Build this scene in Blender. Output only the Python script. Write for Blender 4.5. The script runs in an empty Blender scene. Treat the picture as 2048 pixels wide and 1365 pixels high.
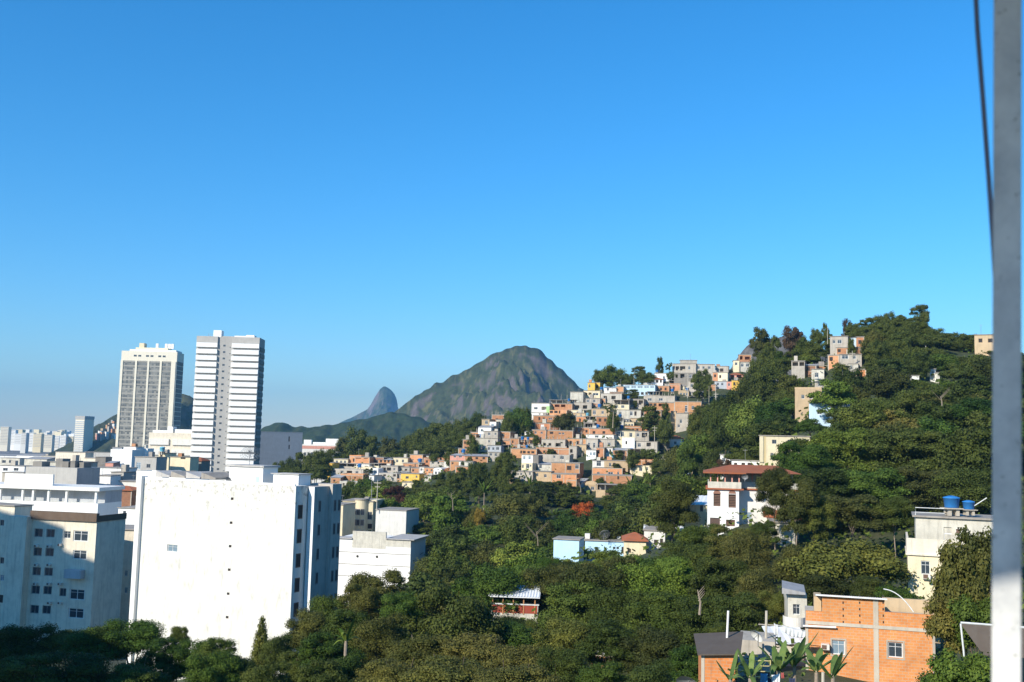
import bpy, bmesh, math, random
import numpy as np
from mathutils import Vector, Matrix, noise, Euler
random.seed(7)
S = bpy.context.scene
COL = S.collection
R = math.radians
PI = math.pi
# ------------------------------------------------------------------ camera, sky, sun
FPX = 2048 * 35 / 36.0
CAMZ = 40.0
HAZE = 0.00011
PITCH = 5.75
ROLL = 1.35
cam_d = bpy.data.cameras.new('camera'); cam = bpy.data.objects.new('camera', cam_d); COL.objects.link(cam)
cam_d.lens = 35; cam_d.sensor_width = 36; cam_d.sensor_fit = 'HORIZONTAL'
cam_d.clip_start = 0.05; cam_d.clip_end = 40000
cam_d.dof.use_dof = True; cam_d.dof.focus_distance = 160; cam_d.dof.aperture_fstop = 6.5
CM = Matrix.Rotation(R(90 + PITCH), 4, 'X') @ Matrix.Rotation(R(ROLL), 4, 'Z')
cam.matrix_world = Matrix.Translation((0, 0, CAMZ)) @ CM
S.camera = cam
CR = CM.to_3x3()
SUN_EL, SUN_AZ = 29.0, 40.0          # elevation; degrees left of straight behind the camera
tosun = Vector((-math.sin(R(SUN_AZ)) * math.cos(R(SUN_EL)), -math.cos(R(SUN_AZ)) * math.cos(R(SUN_EL)), math.sin(R(SUN_EL))))
W = bpy.data.worlds.new('World'); S.world = W; W.use_nodes = True
wn = W.node_tree; wn.nodes.clear()
wo = wn.nodes.new('ShaderNodeOutputWorld'); wb = wn.nodes.new('ShaderNodeBackground'); ws = wn.nodes.new('ShaderNodeTexSky')
ws.sky_type = 'NISHITA'; ws.sun_disc = False; ws.sun_elevation = R(SUN_EL); ws.sun_rotation = R(180 + SUN_AZ)
ws.altitude = 1500; ws.air_density = 1.5; ws.dust_density = 0.0; ws.ozone_density = 10
hs = wn.nodes.new('ShaderNodeHueSaturation'); hs.inputs['Saturation'].default_value = 1.15; hs.inputs['Hue'].default_value = 0.495
wn.links.new(ws.outputs[0], hs.inputs['Color']); wn.links.new(hs.outputs[0], wb.inputs[0])
wb.inputs[1].default_value = 0.14; wn.links.new(wb.outputs[0], wo.inputs[0])
sl = bpy.data.lights.new('sun', 'SUN'); sl.energy = 4.9; sl.angle = R(0.5); sl.color = (1.0, 0.93, 0.80)
so = bpy.data.objects.new('sun', sl); COL.objects.link(so); so.rotation_euler = tosun.to_track_quat('Z', 'Y').to_euler()
S.view_settings.view_transform = 'Standard'; S.view_settings.look = 'None'
S.view_settings.exposure = 0.45; S.view_settings.gamma = 1.0
S.render.engine = 'CYCLES'
S.cycles.max_bounces = 6; S.cycles.volume_bounces = 0; S.cycles.transparent_max_bounces = 8

def ray(px, py):
    return CR @ Vector(((px - 1024) / FPX, -(py - 682.5) / FPX, -1))
def P(px, py, d):
    v = ray(px, py); return Vector((0, 0, CAMZ)) + v * (d / v.y)
CRI = CR.inverted()
def proj(p):
    v = CRI @ (Vector(p) - Vector((0, 0, CAMZ)))
    if v.z > -0.01: return (-9999, -9999)
    return (1024 + FPX * v.x / -v.z, 682.5 - FPX * v.y / -v.z)
def colp(px, z, d):                     # the point at world height z above image column px
    p = P(px, 885, d); q = P(px, 985, d)
    t = (z - p.z) / (q.z - p.z); return p.lerp(q, t)

# ------------------------------------------------------------------ materials
def nm(name):
    m = bpy.data.materials.new(name); m.use_nodes = True; nt = m.node_tree
    return m, nt, nt.nodes['Principled BSDF']
def node(nt, t, **k):
    n = nt.nodes.new(t)
    for a, b in k.items():
        if a in n.inputs: n.inputs[a].default_value = b
        else: setattr(n, a, b)
    return n
def mapped(nt, sc, coord='Object'):
    tc = node(nt, 'ShaderNodeTexCoord'); mp = node(nt, 'ShaderNodeMapping'); mp.inputs['Scale'].default_value = sc
    nt.links.new(tc.outputs[coord], mp.inputs[0]); return mp.outputs[0]
def ramp(nt, fac, stops):
    r = node(nt, 'ShaderNodeValToRGB'); e = r.color_ramp.elements
    while len(e) < len(stops): e.new(0.5)
    for i, (p, c) in enumerate(stops): e[i].position = p; e[i].color = (*c, 1) if len(c) == 3 else c
    nt.links.new(fac, r.inputs[0]); return r.outputs[0]
def mix(nt, typ, fac, a, b):
    m = node(nt, 'ShaderNodeMix'); m.data_type = 'RGBA'; m.blend_type = typ
    for s, v in ((m.inputs[0], fac), (m.inputs[6], a), (m.inputs[7], b)):
        if hasattr(v, 'is_output'): nt.links.new(v, s)
        elif isinstance(v, (int, float)): s.default_value = v
        else: s.default_value = (*v, 1)
    return m.outputs[2]
def noisetex(nt, vec, scale, detail=4, rough=.6):
    n = node(nt, 'ShaderNodeTexNoise'); n.inputs['Scale'].default_value = scale
    n.inputs['Detail'].default_value = detail; n.inputs['Roughness'].default_value = rough
    nt.links.new(vec, n.inputs[0]); return n.outputs[0]
def plaster(name, col, dirt=.35, rough=.85, vary=.2, dirtcol=(.16, .15, .13), streak=True, bump=.0):
    """painted or rendered wall: blotches, rain streaks under the roof line and per-house tone"""
    m, nt, b = nm(name)
    v1 = mapped(nt, (1, 1, 1)); v2 = mapped(nt, (2.2, 2.2, .22))
    n1 = noisetex(nt, v1, .55, 6, .7); n2 = noisetex(nt, v2, 1.0, 5, .65)
    f1 = ramp(nt, n1, [(.42, (0, 0, 0)), (.75, (1, 1, 1))])
    f2 = ramp(nt, n2, [(.5, (0, 0, 0)), (.78, (1, 1, 1))])
    c = mix(nt, 'MULTIPLY', f1, col, tuple(1 - dirt * .55 for _ in range(3)))
    if streak:
        mm = node(nt, 'ShaderNodeMath', operation='MULTIPLY'); nt.links.new(f2, mm.inputs[0]); mm.inputs[1].default_value = dirt
        c = mix(nt, 'MIX', mm.outputs[0], c, dirtcol)
    oi = node(nt, 'ShaderNodeObjectInfo')
    rv = ramp(nt, oi.outputs['Random'], [(0, (1 - vary,) * 3), (.5, (1 - vary * .4, 1 - vary * .5, 1 - vary * .6)), (1, (1, 1, 1))])
    c = mix(nt, 'MULTIPLY', 1.0, c, rv)
    nt.links.new(c, b.inputs['Base Color']); b.inputs['Roughness'].default_value = rough
    b.inputs['Specular IOR Level'].default_value = .25
    return m
def brickmat(name, c1, c2, mort, bw=.3, bh=.2, ms=.012, vary=.25):
    m, nt, b = nm(name)
    tc = node(nt, 'ShaderNodeTexCoord'); sp = node(nt, 'ShaderNodeSeparateXYZ'); nt.links.new(tc.outputs['Object'], sp.inputs[0])
    ad = node(nt, 'ShaderNodeMath', operation='ADD'); nt.links.new(sp.outputs[0], ad.inputs[0]); nt.links.new(sp.outputs[1], ad.inputs[1])
    cb = node(nt, 'ShaderNodeCombineXYZ'); nt.links.new(ad.outputs[0], cb.inputs[0]); nt.links.new(sp.outputs[2], cb.inputs[1])
    bt = node(nt, 'ShaderNodeTexBrick'); nt.links.new(cb.outputs[0], bt.inputs[0])
    bt.inputs['Color1'].default_value = (*c1, 1); bt.inputs['Color2'].default_value = (*c2, 1); bt.inputs['Mortar'].default_value = (*mort, 1)
    bt.inputs['Scale'].default_value = 1; bt.inputs['Mortar Size'].default_value = ms; bt.inputs['Brick Width'].default_value = bw
    bt.inputs['Row Height'].default_value = bh; bt.inputs['Bias'].default_value = -.2
    n1 = noisetex(nt, mapped(nt, (1, 1, 1)), .45, 6, .7)
    f1 = ramp(nt, n1, [(.35, (1, 1, 1)), (.72, (.62, .6, .58))])
    c = mix(nt, 'MULTIPLY', .8, bt.outputs[0], f1)
    n2 = noisetex(nt, mapped(nt, (2.5, 2.5, .25)), 1.1, 5, .65)
    f2 = ramp(nt, n2, [(.58, (0, 0, 0)), (.85, (.5, .5, .5))])
    c = mix(nt, 'MIX', f2, c, (.13, .11, .1))
    oi = node(nt, 'ShaderNodeObjectInfo')
    rv = ramp(nt, oi.outputs['Random'], [(0, (1 - vary, 1 - vary, 1 - vary)), (.35, (.95, 1.0, 1.0)), (.7, (1.08, 1.1, 1.15)), (1, (1, .86, .8))])
    c = mix(nt, 'MULTIPLY', 1.0, c, rv)
    nt.links.new(c, b.inputs['Base Color']); b.inputs['Roughness'].default_value = .9
    b.inputs['Specular IOR Level'].default_value = .15
    return m
def plain(name, col, rough=.6, metal=0, spec=.5, noise_amt=.25, nscale=3):
    m, nt, b = nm(name)
    n1 = noisetex(nt, mapped(nt, (1, 1, 1)), nscale, 5, .65)
    f = ramp(nt, n1, [(.3, (1 - noise_amt,) * 3), (.7, (1, 1, 1))])
    nt.links.new(mix(nt, 'MULTIPLY', 1.0, col, f), b.inputs['Base Color'])
    b.inputs['Roughness'].default_value = rough; b.inputs['Metallic'].default_value = metal; b.inputs['Specular IOR Level'].default_value = spec
    return m
def leafmat(name, cols, trans=.10):
    m, nt, b = nm(name)
    oi = node(nt, 'ShaderNodeObjectInfo')
    base = ramp(nt, oi.outputs['Random'], [(0, cols[0]), (.5, cols[1]), (1, cols[2])])
    m7 = node(nt, 'ShaderNodeMath', operation='MULTIPLY'); nt.links.new(oi.outputs['Random'], m7.inputs[0]); m7.inputs[1].default_value = 7.31
    fr = node(nt, 'ShaderNodeMath', operation='FRACT'); nt.links.new(m7.outputs[0], fr.inputs[0])
    base = mix(nt, 'MULTIPLY', 1.0, base, ramp(nt, fr.outputs[0], [(0, (.50, .58, .55)), (.45, (.85, .88, .8)), (.75, (1.0, 1.0, 1.0)), (1, (1.35, 1.22, 1.1))]))
    n1 = noisetex(nt, mapped(nt, (1, 1, 1)), 1.7, 4, .7)
    f = ramp(nt, n1, [(.32, (.55, .62, .52)), (.5, (1, 1, 1)), (.7, (1.35, 1.22, 1.0))])
    c = mix(nt, 'MULTIPLY', 1.0, base, f)
    gi = node(nt, 'ShaderNodeNewGeometry')
    rv = ramp(nt, gi.outputs['Random Per Island'], [(0, (.6, .65, .6)), (1, (1.35, 1.3, 1.3))])
    c = mix(nt, 'MULTIPLY', 1.0, c, rv)
    nt.links.new(c, b.inputs['Base Color']); b.inputs['Roughness'].default_value = .6; b.inputs['Specular IOR Level'].default_value = .12
    tr = node(nt, 'ShaderNodeBsdfTranslucent'); nt.links.new(c, tr.inputs[0])
    ms = node(nt, 'ShaderNodeMixShader'); ms.inputs[0].default_value = trans
    nt.links.new(b.outputs[0], ms.inputs[1]); nt.links.new(tr.outputs[0], ms.inputs[2])
    nt.links.new(ms.outputs[0], nt.nodes['Material Output'].inputs[0])
    return m
M = {}
M['b'] = brickmat('brick_far', (.60, .265, .12), (.50, .21, .095), (.42, .31, .23), .4, .25, .02)
M['o'] = brickmat('brick_orange', (.70, .325, .14), (.60, .26, .11), (.50, .36, .25), .4, .25, .02)
M['B'] = brickmat('brick_dark', (.38, .17, .09), (.30, .135, .08), (.2, .16, .13), .4, .25, .02)
M['near_brick'] = brickmat('hollow_brick', (.72, .29, .098), (.60, .22, .072), (.52, .37, .24), .38, .2, .014, .04)
M['g'] = plaster('bare_cement', (.50, .455, .385), .5)
M['G'] = plaster('dark_cement', (.26, .24, .21), .5)
M['w'] = plaster('white_paint', (.80, .78, .72), .22)
M['W'] = plaster('clean_white_paint', (.84, .83, .79), .10, vary=.06)
M['d'] = plaster('dirty_white_paint', (.62, .59, .50), .6)
M['c'] = plaster('cream_paint', (.80, .70, .48), .28)
M['y'] = plaster('yellow_paint', (.78, .50, .10), .25)
M['l'] = plaster('pale_blue_paint', (.50, .66, .78), .22)
M['L'] = plaster('light_blue_paint', (.50, .74, .92), .15, vary=.05)
M['n'] = plaster('lime_green_paint', (.42, .66, .28), .25)
M['q'] = plaster('turquoise_paint', (.3, .72, .66), .25)
M['p'] = plaster('pink_paint', (.70, .34, .26), .3)
M['t'] = plaster('tan_render', (.56, .42, .26), .35)
M['k'] = plaster('city_grey', (.50, .48, .44), .3)
M['y2'] = plaster('ochre_strip', (.62, .50, .28), .3)
M['s2'] = plaster('pale_stone', (.76, .70, .56), .15, vary=.05)
M['s'] = plaster('beige_cream', (.76, .68, .54), .45, vary=.1)  # beige cream tone of the paint itself
M['x'] = plaster('shaded_grimy_wall', (.56, .51, .45), .4)  # dirty white greyed further: the side's shade put into the colour
M['z'] = plaster('blue_grey_paint', (.44, .47, .50), .3)
M['frame'] = plaster('column_concrete', (.54, .48, .39), .4)
M['slab'] = plaster('roof_concrete', (.38, .345, .30), .55)
M['slab_light'] = plaster('light_roof', (.55, .53, .5), .4)
M['tile'] = plaster('clay_tiles', (.42, .135, .06), .5)
M['tile_dark'] = plaster('dark_clay_tiles', (.17, .07, .05), .5)
M['corr'] = plaster('corrugated_sheet', (.42, .42, .42), .5)
M['white_sheet'] = plaster('white_roof_sheet', (.78, .80, .80), .15, vary=.05)
M['dark_sheet'] = plaster('dark_roof_sheet', (.13, .105, .085), .4)
M['glass'] = plain('window_glass', (.045, .06, .075), .12, 0, .6)
M['glass_blue'] = plain('pale_window_glass', (.22, .30, .36), .2, 0, .6)
M['void'] = plain('dark_interior', (.04, .035, .03), .9)
M['wframe'] = plain('white_frame', (.7, .7, .68), .5)
M['dframe'] = plain('wood_frame', (.16, .09, .06), .7)
M['shut'] = plain('brown_shutter', (.30, .15, .10), .8)
M['metal'] = plain('grey_metal', (.35, .35, .35), .5, .5)
M['tank'] = plain('blue_plastic', (.03, .20, .52), .45, 0, .4, .15)
M['tank_cyan'] = plain('pale_blue_plastic', (.2, .55, .7), .45, 0, .4, .15)
M['bark'] = plain('bark', (.16, .12, .085), .9, 0, .2, .5, 5)
M['bark_pale'] = plain('pale_bark', (.36, .29, .22), .9, 0, .2, .4, 5)
M['rope'] = plain('cable_sheath', (.17, .17, .22), .6)
M['tarp'] = plain('white_tarp', (.72, .73, .70), .6)
M['cloth_w'] = plain('white_cloth', (.75, .76, .74), .9)
M['cloth_b'] = plain('blue_cloth', (.08, .28, .50), .9)
M['cloth_d'] = plain('navy_cloth', (.03, .04, .09), .9)
M['cloth_r'] = plain('red_cloth', (.45, .10, .09), .9)
M['ypaint'] = plain('yellow_metal', (.62, .50, .22), .5)
M['pole'] = plain('pole_concrete', (.52, .47, .38), .8)
def baymat():
    m, nt, b = nm('curtained_glass')
    tc = node(nt, 'ShaderNodeTexCoord'); sp = node(nt, 'ShaderNodeSeparateXYZ'); nt.links.new(tc.outputs['Object'], sp.inputs[0])
    cb = node(nt, 'ShaderNodeCombineXYZ'); nt.links.new(sp.outputs[0], cb.inputs[0]); nt.links.new(sp.outputs[2], cb.inputs[1])
    vt = node(nt, 'ShaderNodeTexBrick'); nt.links.new(cb.outputs[0], vt.inputs[0]); vt.offset = 0
    vt.inputs['Color1'].default_value = (.11, .115, .11, 1); vt.inputs['Color2'].default_value = (.36, .34, .29, 1); vt.inputs['Mortar'].default_value = (.2, .2, .18, 1)
    vt.inputs['Scale'].default_value = 1; vt.inputs['Brick Width'].default_value = 1.3; vt.inputs['Row Height'].default_value = 2.95; vt.inputs['Mortar Size'].default_value = .06; vt.inputs['Bias'].default_value = -.2
    nt.links.new(vt.outputs[0], b.inputs['Base Color']); b.inputs['Roughness'].default_value = .25; return m
M['bay'] = baymat()
M['spandrel'] = plaster('spandrel', (.34, .33, .29), .3)
M['brownroof'] = plaster('brown_parapet', (.17, .12, .085), .5)
M['redwall'] = plaster('dark_red_wall', (.36, .07, .04), .3)
M['timber'] = plain('timber', (.50, .24, .10), .8)
M['post'] = None
LEAF = {
 'dark': leafmat('leaf_dark', [(.052, .076, .018), (.072, .092, .019), (.080, .084, .024)]),
 'mid': leafmat('leaf_mid', [(.060, .108, .018), (.082, .124, .020), (.092, .104, .024)]),
 'olive': leafmat('leaf_olive', [(.105, .110, .026), (.098, .098, .024), (.115, .112, .030)]),
 'bright': leafmat('leaf_bright', [(.095, .160, .022), (.135, .185, .030), (.120, .155, .034)]),
 'brown': leafmat('leaf_brown', [(.090, .062, .034), (.075, .045, .032), (.085, .06, .03)]),
 'red': leafmat('leaf_red', [(.42, .075, .022), (.40, .10, .025), (.34, .08, .03)]),
 'yellow': leafmat('leaf_yellow', [(.26, .19, .025), (.24, .17, .03), (.22, .18, .03)]),
 'maroon': leafmat('leaf_maroon', [(.07, .032, .024), (.07, .036, .024), (.06, .03, .02)]),
 'banana': leafmat('leaf_banana', [(.17, .25, .08), (.20, .28, .09), (.15, .23, .07)], .3),
}

# ------------------------------------------------------------------ mesh helper
class MB:
    def __init__(s): s.v = []; s.f = []; s.m = []
    def add(s, vs, fs, mi=0):
        o = len(s.v); s.v += [tuple(v) for v in vs]; s.f += [tuple(i + o for i in f) for f in fs]; s.m += [mi] * len(fs)
    def quad(s, a, b, c, d, mi=0): s.add([a, b, c, d], [(0, 1, 2, 3)], mi)
    def box(s, x0, x1, y0, y1, z0, z1, mi=0):
        s.add([(x0, y0, z0), (x1, y0, z0), (x1, y1, z0), (x0, y1, z0), (x0, y0, z1), (x1, y0, z1), (x1, y1, z1), (x0, y1, z1)],
              [(0, 3, 2, 1), (4, 5, 6, 7), (0, 1, 5, 4), (1, 2, 6, 5), (2, 3, 7, 6), (3, 0, 4, 7)], mi)
    def tube(s, pts, rs, n=6, mi=0, cap=True):
        pts = [Vector(p) for p in pts]; o = len(s.v); k = len(pts)
        if not hasattr(rs, '__len__'): rs = [rs] * k
        for i, p in enumerate(pts):
            t = (pts[min(i + 1, k - 1)] - pts[max(i - 1, 0)]).normalized()
            a = t.cross(Vector((0, 0, 1)) if abs(t.z) < .9 else Vector((1, 0, 0))).normalized(); b = t.cross(a)
            for j in range(n):
                q = p + (a * math.cos(2 * PI * j / n) + b * math.sin(2 * PI * j / n)) * rs[i]; s.v.append(tuple(q))
        for i in range(k - 1):
            for j in range(n):
                s.f.append((o + i * n + j, o + i * n + (j + 1) % n, o + (i + 1) * n + (j + 1) % n, o + (i + 1) * n + j)); s.m.append(mi)
        if cap:
            s.f.append(tuple(o + j for j in range(n))[::-1]); s.m.append(mi)
            s.f.append(tuple(o + (k - 1) * n + j for j in range(n))); s.m.append(mi)
    def wall(s, x0, x1, z0, z1, holes, dep, mi=0, vm=0):
        """box x0..x1, y 0..dep with rectangular recesses (hx0,hx1,hz0,hz1,rec) in its y=0 face"""
        hs = []
        for h in holes:
            a, b, c, d, r = h
            a = max(a, x0 + .05); b = min(b, x1 - .05); c = max(c, z0 + .05); d = min(d, z1 - .05)
            if b - a < .12 or d - c < .12: continue
            if any(a < q[1] + .02 and b > q[0] - .02 and c < q[3] + .02 and d > q[2] - .02 for q in hs): continue
            hs.append((a, b, c, d, min(r, dep - .3)))
        xs = sorted({x0, x1, *[h[0] for h in hs], *[h[1] for h in hs]}); zs = sorted({z0, z1, *[h[2] for h in hs], *[h[3] for h in hs]})
        for i in range(len(xs) - 1):
            for j in range(len(zs) - 1):
                cx = (xs[i] + xs[i + 1]) / 2; cz = (zs[j] + zs[j + 1]) / 2
                if any(h[0] < cx < h[1] and h[2] < cz < h[3] for h in hs): continue
                s.quad((xs[i], 0, zs[j]), (xs[i + 1], 0, zs[j]), (xs[i + 1], 0, zs[j + 1]), (xs[i], 0, zs[j + 1]), mi)
        for a, b, c, d, r in hs:
            s.quad((a, r, c), (b, r, c), (b, r, d), (a, r, d), vm if r > 1 else mi)
            s.quad((a, 0, c), (b, 0, c), (b, r, c), (a, r, c), mi); s.quad((a, 0, d), (a, r, d), (b, r, d), (b, 0, d), mi)
            s.quad((a, 0, c), (a, r, c), (a, r, d), (a, 0, d), mi); s.quad((b, 0, c), (b, 0, d), (b, r, d), (b, r, c), mi)
        s.quad((x0, dep, z0), (x0, 0, z0), (x0, 0, z1), (x0, dep, z1), mi); s.quad((x1, 0, z0), (x1, dep, z0), (x1, dep, z1), (x1, 0, z1), mi)
        s.quad((x1, dep, z0), (x0, dep, z0), (x0, dep, z1), (x1, dep, z1), mi); s.quad((x0, 0, z1), (x1, 0, z1), (x1, dep, z1), (x0, dep, z1), mi)
        s.quad((x0, 0, z0), (x0, dep, z0), (x1, dep, z0), (x1, 0, z0), mi)
        return hs
    def mesh(s, name, mats, smooth=False):
        me = bpy.data.meshes.new(name); me.from_pydata(s.v, [], s.f)
        for m in (mats if isinstance(mats, (list, tuple)) else [mats]): me.materials.append(m)
        me.polygons.foreach_set('material_index', s.m)
        if smooth: me.polygons.foreach_set('use_smooth', [True] * len(s.f))
        me.update(); return me
    def build(s, name, mats, parent=None, smooth=False, loc=None):
        o = bpy.data.objects.new(name, s.mesh(name, mats, smooth)); COL.objects.link(o)
        if parent: o.parent = parent
        if loc is not None: o.location = loc
        return o
def mobj(name, me, parent=None, loc=(0, 0, 0), sc=(1, 1, 1), rz=0):
    o = bpy.data.objects.new(name, me); COL.objects.link(o); o.parent = parent
    o.location = loc; o.scale = sc; o.rotation_euler = (0, 0, rz); return o
def empty(name, loc=(0, 0, 0), rz=0):
    o = bpy.data.objects.new(name, None); COL.objects.link(o); o.location = loc; o.rotation_euler = (0, 0, rz)
    o.empty_display_size = .5; return o
def tag(o, label=None, cat=None, group=None, kind=None):
    if label: o['label'] = label
    if cat: o['category'] = cat
    if group: o['group'] = group
    if kind: o['kind'] = kind
    return o
AUTO = []      # (object, look, px, py): labels written at the end from look + place
MARK = []      # (px, py, phrase): things everybody can find
PROT = []      # (x0, yt, x1, yb, d) picture rectangles that trees in front must leave free
GCP = []       # ground control points (px, z, d)
def auto(o, look, px, py, cat, group=None):
    o['category'] = cat
    if group: o['group'] = group
    AUTO.append((o, look, px, py))

# window meshes of unit size (x 0..1, y 0..0.1, z 0..1)
def unit_window(kind):
    m = MB()
    fr, gl = {'w': ('wframe', 'glass'), 'd': ('dframe', 'void'), 's': ('dframe', 'shut'), 'b': ('wframe', 'glass_blue'), 'g': ('metal', 'glass'), 'W': ('wframe', 'wframe')}[kind]
    t = .07
    m.box(0, 1, 0, .06, 0, t); m.box(0, 1, 0, .06, 1 - t, 1); m.box(0, t, 0, .06, t, 1 - t); m.box(1 - t, 1, 0, .06, t, 1 - t)
    if kind in 'wbg': m.box(.48, .52, 0.005, .055, t, 1 - t)
    if kind in 'wb': m.box(t, .48, .01, .05, .68, .71); m.box(.52, 1 - t, .01, .05, .68, .71)
    if kind == 's':
        for i in range(7): m.box(t, 1 - t, .012, .03, t + i * .12, t + i * .12 + .08)
    m.box(t, 1 - t, .03, .05, t, 1 - t, 1)
    return m.mesh('window', [M[fr], M[gl]])
UW = {k: unit_window(k) for k in 'wdsbgW'}
PANE = {}
for k_, g_ in (('w', 'glass'), ('d', 'void'), ('s', 'shut'), ('b', 'glass_blue'), ('g', 'glass')):
    m_ = MB(); m_.box(.07, .93, .03, .05, .07, .93); PANE[k_] = m_.mesh('pane', M[g_])
def unit_frame(kind):
    m = MB(); fr = {'w': 'wframe', 'd': 'dframe', 's': 'dframe', 'b': 'wframe', 'g': 'metal'}[kind]; t = .07
    m.box(0, 1, 0, .06, 0, t); m.box(0, 1, 0, .06, 1 - t, 1); m.box(0, t, 0, .06, t, 1 - t); m.box(1 - t, 1, 0, .06, t, 1 - t); m.box(.48, .52, .005, .055, t, 1 - t)
    if kind in 'wb': m.box(t, .479, .01, .05, .68, .71); m.box(.521, 1 - t, .01, .05, .68, .71)
    if kind == 's':
        for i in range(7): m.box(t, .479, .012, .028, t + i * .12, t + i * .12 + .08); m.box(.521, 1 - t, .012, .028, t + i * .12, t + i * .12 + .08)
    return m.mesh('window', M[fr])
UF = {k: unit_frame(k) for k in 'wdsbg'}
def window(root, k, x, y, z, w, h, near=False, rz=0):
    if near and k in UF:
        o = mobj('window', UF[k], root, (x, y, z), (w, 1, h), rz); mobj('pane', PANE[k], o); return o
    return mobj('window', UW[k], root, (x, y, z), (w, 1, h), rz)

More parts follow.
